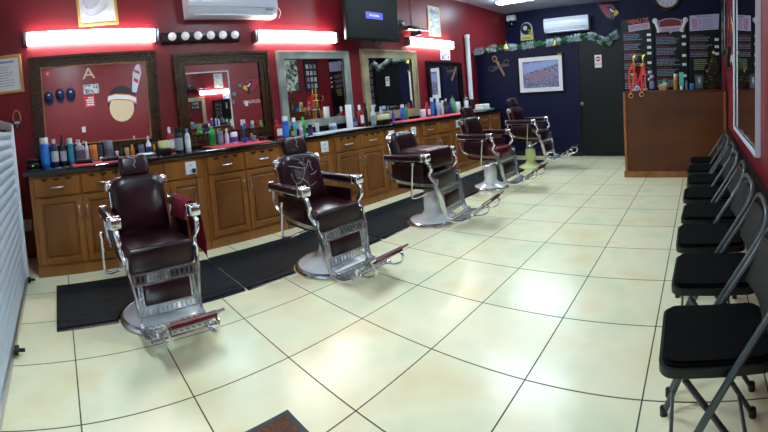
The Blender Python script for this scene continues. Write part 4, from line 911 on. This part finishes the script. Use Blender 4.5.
# ================================================================== FOLDING CHAIRS
def folding_chair(label):
    t = thing('folding_chair', label, 'chair', group='black folding chairs along the right wall')
    # local: faces -x, seat x -.2..+.2, width y +-.19
    def rnd_rect(x0,x1,y0,y1,r,k=5):
        out=[]
        for cx,cy,a0 in ((x1-r,y1-r,0),(x0+r,y1-r,PI/2),(x0+r,y0+r,PI),(x1-r,y0+r,1.5*PI)):
            out += [(cx+r*math.cos(a0+PI/2*i/k), cy+r*math.sin(a0+PI/2*i/k)) for i in range(k+1)]
        return out
    bm=bmesh.new(); prism(bm, rnd_rect(-.175,.17,-.165,.165,.045), .41,.437, I4); obj('seat_pan', bm, M_EDGE, t)
    bm=bmesh.new(); prism(bm, rnd_rect(-.165,.16,-.155,.155,.04), .437,.452, I4); bmesh.ops.bevel(bm, geom=[e for e in bm.edges if abs(e.verts[0].co.z-.452)<1e-4 and abs(e.verts[1].co.z-.452)<1e-4 and len(e.link_faces)==2 and any(abs(f.normal.z)<.5 for f in e.link_faces)], offset=.008, segments=2, affect='EDGES')
    obj('seat_cushion', bm, M_SATIN, t)
    # front leg + back: one bent tube U
    pts=[]
    side=[(-.185,.012),(-.10,.20),(.02,.41),(.14,.595),(.18,.66)]
    for x,z in side: pts.append((x,-.183 if z<.5 else -.18,z))
    top=[(.198,-.168,.698),(.206,-.135,.725),(.21,-.07,.736),(.21,.07,.736),(.206,.135,.725),(.198,.168,.698)]
    pts += top
    for x,z in side[::-1]: pts.append((x,.183 if z<.5 else .18,z))
    bm=bmesh.new(); tube(bm, smooth_path(pts,4), .0115, 8); obj('front_frame', bm, M_TUBEM, t)
    bm=bmesh.new()
    tube(bm, smooth_path([(-.1,-.155,.40),(.02,-.155,.22),(.14,-.155,.012)],3), .010, 8); tube(bm, smooth_path([(-.1,.155,.40),(.02,.155,.22),(.14,.155,.012)],3), .010, 8)
    tube(bm, [(.09,-.155,.1),(.09,.155,.1)], .007, 6); obj('rear_leg_frame', bm, M_TUBEM, t)
    bm=bmesh.new(); tube(bm, [(-.152,-.183,.095),(-.152,.183,.095)], .007, 6); obj('front_stretcher', bm, M_TUBEM, t)
    # back pad, curved
    bm=bmesh.new(); n=8; cols=[]
    for i in range(n+1):
        v=-1+2*i/n; y=v*.165; bow=.022*(1-v*v)
        col=[]
        for x,z in ((.112,.53),(.178,.685),(.190,.685),(.124,.53)): col.append(bm.verts.new((x+bow+.004,y,z+(.014*(1-v*v) if z>.65 else 0))))
        cols.append(col)
    for a,b in zip(cols,cols[1:]):
        for j in range(4): bm.faces.new((a[j],a[(j+1)%4],b[(j+1)%4],b[j]))
    bm.faces.new(cols[0]); bm.faces.new(cols[-1][::-1]); obj('backrest', bm, M_EDGE, t)
    for x,y,z in ((-.188,-.183,0),(-.188,.183,0),(.143,-.155,0),(.143,.155,0)):
        bm=bmesh.new(); lathe(bm,[(0,0),(.015,0),(.014,.03),(.0,.032)],c=(x,y,z),n=10); obj('foot_cap', bm, M_BLACK, t)
    return t
FC=[(-.24,'black folding chair at the near end of the row, largest in the photo'),(.21,'second black folding chair from the near end of the row'),(.62,'third black folding chair from the near end of the row'),(1.03,'fourth black folding chair from the near end of the row'),(1.46,'fifth black folding chair, fourth from the reception desk'),(1.91,'sixth black folding chair, third from the reception desk'),(2.36,'seventh black folding chair, second from the reception desk'),(2.80,'black folding chair at the far end of the row, closest to the desk')]
fc0=None
for i,(y,lab) in enumerate(FC):
    c=folding_chair(lab) if fc0 is None else copy_tree(fc0)
    if fc0 is None: fc0=c
    c.location=(2.285+(.01 if i%2 else 0),y,0); c.rotation_euler=(0,0,math.radians([2,-1,1,-2,0,1,-1,2][i])); c['label']=lab

# ================================================================== BARBER CHAIRS
def lattice(bm, W, H, M, th=.008, step=.03, bar=.004):
    """open-work plate in (u,v) centred, W x H"""
    e=.008
    for a in ((-W/2,W/2,-H/2,-H/2+e),(-W/2,W/2,H/2-e,H/2),(-W/2,-W/2+e,-H/2,H/2),(W/2-e,W/2,-H/2,H/2)): box(bm,a[0],a[1],a[2],a[3],-th/2,th/2,M=M)
    n=int(W/step); h=H/2-e
    for k in range(n):
        u=-W/2+(k+.5)*W/n; s=h*.8
        for sg in (1,-1):
            a=V(u-s*.5*sg,-h,0); b=V(u+s*.5*sg,h,0)
            a.x=max(-W/2+e*.5,min(W/2-e*.5,a.x)); b.x=max(-W/2+e*.5,min(W/2-e*.5,b.x))
            if (b-a).length<.005: continue
            d=(b-a).normalized(); p=V(-d.y,d.x,0)*bar/2
            t=bmesh.new(); vs=[t.verts.new(q) for q in (a-p+V(0,0,-th*.3),a+p+V(0,0,-th*.3),b+p+V(0,0,-th*.3),b-p+V(0,0,-th*.3),a-p+V(0,0,th*.3),a+p+V(0,0,th*.3),b+p+V(0,0,th*.3),b-p+V(0,0,th*.3))]
            for f in ((3,2,1,0),(4,5,6,7),(0,1,5,4),(2,3,7,6),(1,2,6,5),(3,0,4,7)): t.faces.new([vs[i] for i in f])
            bmesh.ops.transform(t,matrix=M,verts=t.verts); join(bm,t)
def bar_flat(bm, pts, w, th):
    """flat bar standing in the xz plane, width w in plane, thickness th in y"""
    P=smooth_path(pts,5); prev=None
    for i,p in enumerate(P):
        d=((P[i+1] if i<len(P)-1 else p)-(P[i-1] if i else p)).normalized(); n=V(-d.z,0,d.x).normalized()*w/2
        y=V(0,th/2,0); ring=[bm.verts.new(q) for q in (p-n-y,p+n-y,p+n+y,p-n+y)]
        if prev:
            for k in range(4): bm.faces.new((prev[k],prev[(k+1)%4],ring[(k+1)%4],ring[k]))
        else: bm.faces.new(ring[::-1])
        prev=ring
    bm.faces.new(prev)
def barber_chair(label, x, y, rz, lift=0, base=M_PORC, seatm=M_LEATH, headrest=True, cracked=False, br=.29, lever=True, fwd=0, lx=0):
    t=thing('barber_chair',label,'barber chair',(x,y,0),rz,'vintage barber chairs')
    k=br/.29
    bx_=-fwd
    bm=bmesh.new(); lathe(bm,[(.255*k,.012),(.262*k,.035),(.24*k,.045),(.18*k,.06),(.125*k,.08),(.098*k,.12),(.086,.18),(.08,.25),(.078,.30),(.07,.315)],n=36,c=(bx_,0,0)); bs=obj('base',bm,base,t)
    bm=bmesh.new(); lathe(bm,[(.2*k,.001),(.283*k,.001),(.292*k,.012),(.285*k,.028),(.268*k,.036),(.25*k,.01),(.2*k,.001)],n=36,cap=False,c=(bx_,0,0)); obj('base_rim',bm,M_CHROME if base is M_PORC else base,bs)
    bm=bmesh.new(); lathe(bm,[(.06,.30),(.06,.33+lift*.3),(.042,.335+lift*.3),(.042,.40+lift)],n=20,c=(bx_,0,0)); obj('column',bm,M_STEEL,t)
    Z=lambda z: z+lift
    # seat
    bm=bmesh.new(); box(bm,-.30,.15,-.215,.215,Z(.315),Z(.475),bev=.03,seg=4)
    for v in bm.verts:
        if v.co.z>Z(.43): v.co.z+=.018*(1-(v.co.y/.22)**2)*(1-((v.co.x+.07)/.24)**2)
    st=obj('seat',bm,seatm,t)
    bm=bmesh.new(); tube(bm,[(.152,-.19,Z(.452)),(.156,0,Z(.463)),(.152,.19,Z(.452))],.005,6); obj('piping',bm,seatm,st)
    # backrest
    Mb=Matrix.Translation((-.265,0,Z(.45)))@Matrix.Rotation(math.radians(-14),4,'Y')
    pts=[]; W,H=.195,.42
    for cx,cy,a0,r in ((W-.09,H-.09,0,.09),(-W+.09,H-.09,PI/2,.09),(-W+.03,.03,PI,.03),(W-.03,.03,1.5*PI,.03)):
        pts+=[(cx+r*math.cos(a0+PI/2*i/6),cy+r*math.sin(a0+PI/2*i/6)) for i in range(7)]
    Mf=Mb@Matrix(((0,0,1,0),(1,0,0,0),(0,1,0,0),(0,0,0,1)))
    bm=bmesh.new()
    # pillowed pad: rings shrinking to front and back
    tt_=bmesh.new(); rings=[]
    cx,cy=0,H/2
    for s,d in ((.90,-.045),(.985,-.03),(1,-.0),(.985,.028),(.93,.045),(.75,.058),(.45,.066),(.15,.069)):
        rings.append([tt_.verts.new(((u-cx)*s+cx,(v-cy)*s+cy,d)) for u,v in pts])
    n=len(pts)
    for a,b in zip(rings,rings[1:]):
        for i in range(n): tt_.faces.new((a[i],a[(i+1)%n],b[(i+1)%n],b[i]))
    tt_.faces.new(rings[0][::-1]); tt_.faces.new(rings[-1]); bmesh.ops.transform(tt_,matrix=Mf,verts=tt_.verts); join(bm,tt_)
    bk=obj('backrest',bm,M_LEATH,t)
    bm=bmesh.new(); tube(bm,[Mf@V(u,v,-.04) for u,v in pts],.007,6,closed=True); obj('back_trim',bm,M_CHROME,bk)
    for s in (-1,1):
        bm=bmesh.new(); lathe(bm,[(0,-.02),(.03,-.02),(.038,-.008),(.038,.012),(.026,.026),(0,.028)],n=20,M=Mf@Matrix.Translation((s*.205,.36,-.01))@Matrix.Rotation(s*PI/2,4,'Y')); obj('back_knob',bm,M_CHROME,bk)
    bm=bmesh.new(); tube(bm,[Mf@V(-.12,.12,-.06),Mf@V(-.12,.10,-.085),Mf@V(.12,.10,-.085),Mf@V(.12,.12,-.06)],.007,6); obj('towel_bar',bm,M_CHROME,bk)
    if cracked:
        rr=random.Random(3); bm=bmesh.new()
        for (a,b) in (((-.02,.36),(.01,.28)),((.01,.28),(.07,.34)),((.01,.28),(-.03,.2)),((-.03,.2),(-.10,.16)),((-.03,.2),(.03,.13)),((-.10,.38),(-.02,.36)),((.07,.34),(.08,.25)),((-.10,.16),(-.13,.26)),((-.14,.33),(-.06,.30)),((-.06,.30),(.01,.28)),((.03,.38),(.0,.33)),((.0,.33),(-.04,.33)),((.0,.33),(.04,.30)),((.05,.22),(.12,.24)),((-.08,.22),(-.03,.2)),((.03,.13),(.09,.15)),((-.12,.40),(.10,.395))):
            q=[]
            for i in range(9):
                f=i/8; u=a[0]+(b[0]-a[0])*f+rr.uniform(-.008,.008); v=a[1]+(b[1]-a[1])*f+rr.uniform(-.008,.008)
                s=max(abs(u)/W,abs(v-cy)/cy); d=.070 if s<.15 else (.0705-.009*max(0,(s-.15))/.6 if s<.75 else .0615-.014*(s-.75)/.18)
                q.append(Mf@V(u,v,d))
            tube(bm,q,.0028,4)
        obj('leather_cracks',bm,M_CRACK,bk)
    if headrest:
        for s in (-1,1):
            bm=bmesh.new(); tube(bm,[Mf@V(s*.03,H-.06,-.05),Mf@V(s*.03,H+.07,-.03)],.007,8); obj('headrest_post',bm,M_CHROME,bk)
        Mh=Mf@Matrix.Translation((0,H+.068,-.005))@Matrix.Rotation(math.radians(-6),4,'X')
        bm=bmesh.new(); box(bm,-.108,.108,-.08,.072,-.045,.05,bev=.032,seg=4,M=Mh); hr=obj('headrest',bm,M_LEATH,t)
        bm=bmesh.new(); box(bm,-.07,.07,-.03,.03,-.055,-.04,bev=.004,M=Mh); obj('headrest_plate',bm,M_CHROME,hr)
        if cracked or abs(rz-math.radians(2))<1e-4:
            bm=bmesh.new()
            for q in ([(-.005,.05),(.01,.02),(-.01,-.01),(.005,-.03)],[(-.04,.052),(-.005,.045),(.03,.052)]): tube(bm,[Mh@V(u,v,.0515) for u,v in q],.004,5)
            obj('leather_cracks',bm,M_CRACK,hr)
    # side assemblies
    for s in (-1,1):
        ya=s*.258
        bm=bmesh.new(); box(bm,-.38,.045,ya-.036,ya+.036,Z(.607),Z(.662),bev=.018,seg=3); obj('armrest',bm,M_LEATH,t)
        bm=bmesh.new(); box(bm,.04,.125,ya-.04,ya+.04,Z(.598),Z(.668),bev=.016,seg=3); box(bm,.05,.065,ya-.043,ya+.043,Z(.596),Z(.671),bev=.004); obj('arm_cap',bm,M_CHROME,t)
        bm=bmesh.new(); tube(bm,[(-.36,ya,Z(.60)),(.05,ya,Z(.60))],.012,8); box(bm,-.40,-.37,ya-.03,ya+.03,Z(.585),Z(.665),bev=.008); obj('arm_rail',bm,M_CHROME,t)
        bm=bmesh.new(); tube(bm,smooth_path([(.085,ya,Z(.60)),(.12,ya,Z(.565)),(.13,ya*.97,Z(.52)),(.10,ya*.93,Z(.475)),(.115,ya*.90,Z(.43)),(.15,ya*.87,Z(.39))],5),[.019]*1+[.017]*25 if False else .017,10); obj('arm_support',bm,M_CHROME,t)
        bm=bmesh.new(); tube(bm,smooth_path([(-.36,ya,Z(.60)),(-.375,ya*.96,Z(.52)),(-.34,ya*.94,Z(.44)),(-.27,ya*.92,Z(.40))],5),.014,8); obj('rear_support',bm,M_CHROME,t)
        bm=bmesh.new(); bar_flat(bm,[(-.30,s*.232,Z(.40)),(-.1,s*.232,Z(.375)),(.08,s*.232,Z(.37)),(.17,s*.228,Z(.38))],.03,.014); obj('seat_rail',bm,M_CHROME,t)
        # front leg plate, flat S curve with rosettes
        bm=bmesh.new(); bar_flat(bm,[(.155,s*.222,Z(.43)),(.15,s*.222,Z(.36)),(.175,s*.214,Z(.30)),(.19,s*.20,Z(.22)),(.205,s*.19,Z(.13)),(.235,s*.188,Z(.055)),(.29,s*.188,Z(.045))],.046,.014); lp=obj('leg_plate',bm,M_PLATE,t)
        for q in range(5):
            bm=bmesh.new(); lathe(bm,[(0,0),(.006,0),(.004,.004),(0,.005)],n=8,M=Matrix.Translation((.177+.009*q,s*(.209-.005*q)+s*.002,Z(.29-.045*q)))@Matrix.Rotation(-s*PI/2,4,'X'))
            obj('rivet',bm,M_GOLDF,lp)
        # cloth/leather side panel below the arm
        bm=bmesh.new(); box(bm,-.33,.03,s*.228-.008,s*.228+.008,Z(.40),Z(.56),bev=.006); obj('side_panel',bm,M_LEATH,t)
    # apron: upper lattice, leather pad, lower lattice
    def Ma(x,z,ang): return Matrix.Translation((x,0,Z(z)))@Matrix.Rotation(math.radians(ang),4,'Y')@Matrix(((0,0,1,0),(1,0,0,0),(0,1,0,0),(0,0,0,1)))
    bm=bmesh.new(); lattice(bm,.40,.066,Ma(.180,.300,-12)); obj('upper_grille',bm,M_PLATE,t)
    bm=bmesh.new(); box(bm,-.145,.145,-.062,.062,-.012,.012,bev=.01,seg=3,M=Ma(.192,.208,-7)); obj('apron_pad',bm,M_LEATH,t)
    for s in (-1,1):
        bm=bmesh.new(); lattice(bm,.028,.13,Ma(.19,.208,-7)@Matrix.Translation((s*.164,0,0)),step=.014); obj('side_grille',bm,M_PLATE,t)
    bm=bmesh.new(); lattice(bm,.36,.058,Ma(.206,.115,-10)); obj('lower_grille',bm,M_PLATE,t)
    # step plate
    bm=bmesh.new(); Ms=Matrix.Translation((.34,0,Z(.052)))@Matrix.Rotation(math.radians(-4),4,'Y')@Matrix.Rotation(PI/2,4,'Z')
    lattice(bm,.37,.20,Ms,step=.035,bar=.006); lattice(bm,.37,.10,Ms,step=.03,bar=.006); obj('step_plate',bm,M_PLATE,t)
    bm=bmesh.new(); tube(bm,smooth_path([(.22,-.188,Z(.10)),(.25,-.19,Z(.045)),(.36,-.188,Z(.038)),(.45,-.18,Z(.07))],5),.013,8); tube(bm,smooth_path([(.22,.188,Z(.10)),(.25,.19,Z(.045)),(.36,.188,Z(.038)),(.45,.18,Z(.07))],5),.013,8); tube(bm,[(.45,-.18,Z(.07)),(.45,.18,Z(.07))],.011,8); obj('step_frame',bm,M_CHROME,t)
    # tilting foot rest
    Mr=Matrix.Translation((.555,0,Z(.17)))@Matrix.Rotation(math.radians(-33),4,'Y')
    bm=bmesh.new(); Mr2=Mr@Matrix.Rotation(PI/2,4,'Z'); lattice(bm,.31,.27,Mr2,step=.04,bar=.007,th=.012); lattice(bm,.31,.14,Mr2,step=.04,bar=.007,th=.010); fr=obj('footrest',bm,M_CHROME,t)
    bm=bmesh.new(); box(bm,.0,.10,-.125,.125,-.020,.014,bev=.008,seg=3,M=Mr); obj('footrest_pad',bm,M_LEATR,fr)
    for s in (-1,1):
        bm=bmesh.new(); tube(bm,smooth_path([(.44,s*.13,Z(.07)),(.52,s*.13,Z(.085)),(.56,s*.13,Z(.09)),(.62,s*.13,Z(.12)),(.63,s*.13,Z(.17)),(.59,s*.13,Z(.19))],5),.009,8)
        tube(bm,[(.44,s*.15,Z(.07)),(.47,s*.15,Z(.12))],.011,8); obj('footrest_bracket',bm,M_CHROME,fr)
    if lever:
        bm=bmesh.new(); lz=.06 if lx else 0
        tube(bm,smooth_path([(-.06+lx,-.235,Z(.30)),(-.12+lx,-.285,Z(.27)),(-.175+lx,-.31,Z(.265)),(-.18+lx,-.315,Z(.30)),(-.16+lx,-.315,Z(.42+lz)),(-.15+lx,-.315,Z(.50+lz))],5),.010,8)
        lathe(bm,[(0,-.02),(.014,-.012),(.017,0),(.013,.014),(0,.02)],n=12,c=(-.148+lx,-.315,Z(.52+lz))); obj('lever',bm,M_CHROME,t)
        bm=bmesh.new(); tube(bm,[(-.06+lx,-.235,Z(.30)),(-.02+lx,-.1,Z(.33))],.01,8); obj('lever_shaft',bm,M_CHROME,t)
    return t
barber_chair('maroon leather barber chair nearest the shutter, red cloth over its arm',-.33,-.925,math.radians(2),.02,br=.27)
barber_chair('maroon barber chair with pale cracks across its back, second from the shutter',-.27,.40,0,.0,cracked=True,br=.29)
barber_chair('maroon barber chair without headrest, carrying a booster cushion',-.225,1.69,math.radians(7),.045,headrest=False,br=.25,fwd=.04,lx=.12)
barber_chair('barber chair with bright red seat, fourth from the shutter',-.31,3.12,0,.075,seatm=M_LEATR,br=.235,fwd=.09,lx=.15)
barber_chair('barber chair on a lime coloured base at the far end',-.31,4.50,0,.13,base=M_PORCG,br=.20,fwd=.12,lx=.15)
bm=bmesh.new(); box(bm,-.2,.2,-.2,.2,0,.20,bev=.04,seg=4)
for v in bm.verts: v.co.x*=1-.06*v.co.z/.2
o=obj('booster_cushion',bm,M_LEATH,loc=(-.305,1.69,.541)); tag(o,'thick dark maroon booster cushion on the third barber chair seat','cushion')
# maroon cloth over the far arm of the nearest chair
def drape(label, x0,x1,yc,ztop,dz_in,dz_out):
    prof=[(-.055,-dz_in),(-.052,-.05),(-.046,-.01),(-.03,.012),(0,.016),(.03,.012),(.046,-.01),(.055,-.05),(.062,-.12),(.07,-dz_out*.7),(.072,-dz_out)]
    bm=bmesh.new(); rows=[]; nx=12
    for i in range(nx+1):
        f=i/nx; row=[]
        for j,(a,b) in enumerate(prof):
            wv=.012*math.sin(f*13+j*.8)*(1 if b<-.04 else .2); bb=b*(1-.25*f*(1 if a<0 else 0))*(1+.10*math.sin(f*7)*(b<-.1))
            row.append(bm.verts.new((x0+(x1-x0)*f+.01*math.sin(j), yc+a+wv, ztop+bb)))
        rows.append(row)
    for a,b in zip(rows,rows[1:]):
        for j in range(len(prof)-1): bm.faces.new((a[j],a[j+1],b[j+1],b[j]))
    bmesh.ops.solidify(bm, geom=bm.faces[:], thickness=.006)
    tag(obj('barber_cloth',bm,M_TOWEL),label,'cloth')
drape('maroon cloth draped over the right arm of the nearest barber chair',-.62,-.30,-.667,.688,.13,.36)

# ================================================================== FLOOR MATS
def floor_mat_thing(label, x0,x1,y0,y1,hc=None,hr=.3):
    t=thing('floor_mat',label,'floor mat',group='black anti fatigue mats under the barber chairs')
    out=[(x0,y0),(x1-.0,y0)]
    if hc:
        cx,cy=hc; 
        if cx+hr>x1:
            a0=math.acos(min(1,(x1-cx)/hr)); N=24
            for k in range(N+1):
                a=-a0-(2*PI-2*a0)*k/N
                out.append((cx+hr*math.cos(a),cy+hr*math.sin(a)))
    out+=[(x1,y1),(x0,y1)]
    bm=bmesh.new(); prism(bm,out,.001,.014,I4); obj('rubber_sheet',bm,M_RUB,t,smooth=False)
    segs=[(y0,y1)] if not hc else [(y0,hc[1]-math.sqrt(max(0,hr*hr-(x1-hc[0])**2))),(hc[1]+math.sqrt(max(0,hr*hr-(x1-hc[0])**2)),y1)]
    for a,b in segs:
        if b-a<.05: continue
        pr=[(x1-.07,.0145),(x1-.02,.0125),(x1+.03,.001),(x1-.07,.001)]
        bm=bmesh.new(); tt_=bmesh.new(); A=[tt_.verts.new((x,a,z)) for x,z in pr]; Bb=[tt_.verts.new((x,b,z)) for x,z in pr]
        tt_.faces.new(A); tt_.faces.new(Bb[::-1])
        for i in range(4): tt_.faces.new((A[i],A[(i+1)%4],Bb[(i+1)%4],Bb[i]))
        join(bm,tt_); obj('bevelled_edge',bm,M_RUBE,t)
floor_mat_thing('black rubber mat at the shutter end, under the nearest barber chair',-1.10,-.37,-1.60,-.315,(-.33,-.925),.283)
floor_mat_thing('black rubber mat around the cracked barber chair',-1.12,-.36,-.30,1.02,(-.27,.40),.303)
floor_mat_thing('black rubber mat around the barber chair without headrest',-1.12,-.36,1.04,2.38,(-.265,1.69),.263)
floor_mat_thing('black rubber mat around the barber chair with red seat',-1.12,-.46,2.40,3.78,(-.40,3.12),.248)
floor_mat_thing('black rubber mat around the lime based barber chair',-1.12,-.46,3.80,5.1,(-.43,4.50),.213)

dm=thing('doormat','brown pile doormat with dark border at the bottom edge','doormat',(1.20,-1.0,0),0)
bm=bmesh.new(); box(bm,-.395,.395,-.30,.30,.001,.008,bev=.003); obj('rubber_border',bm,C('2c3a3c',.5),dm)
bm=bmesh.new(); box(bm,-.365,.365,-.27,.27,.008,.016,bev=.002); obj('pile',bm,M_COCOA,dm)
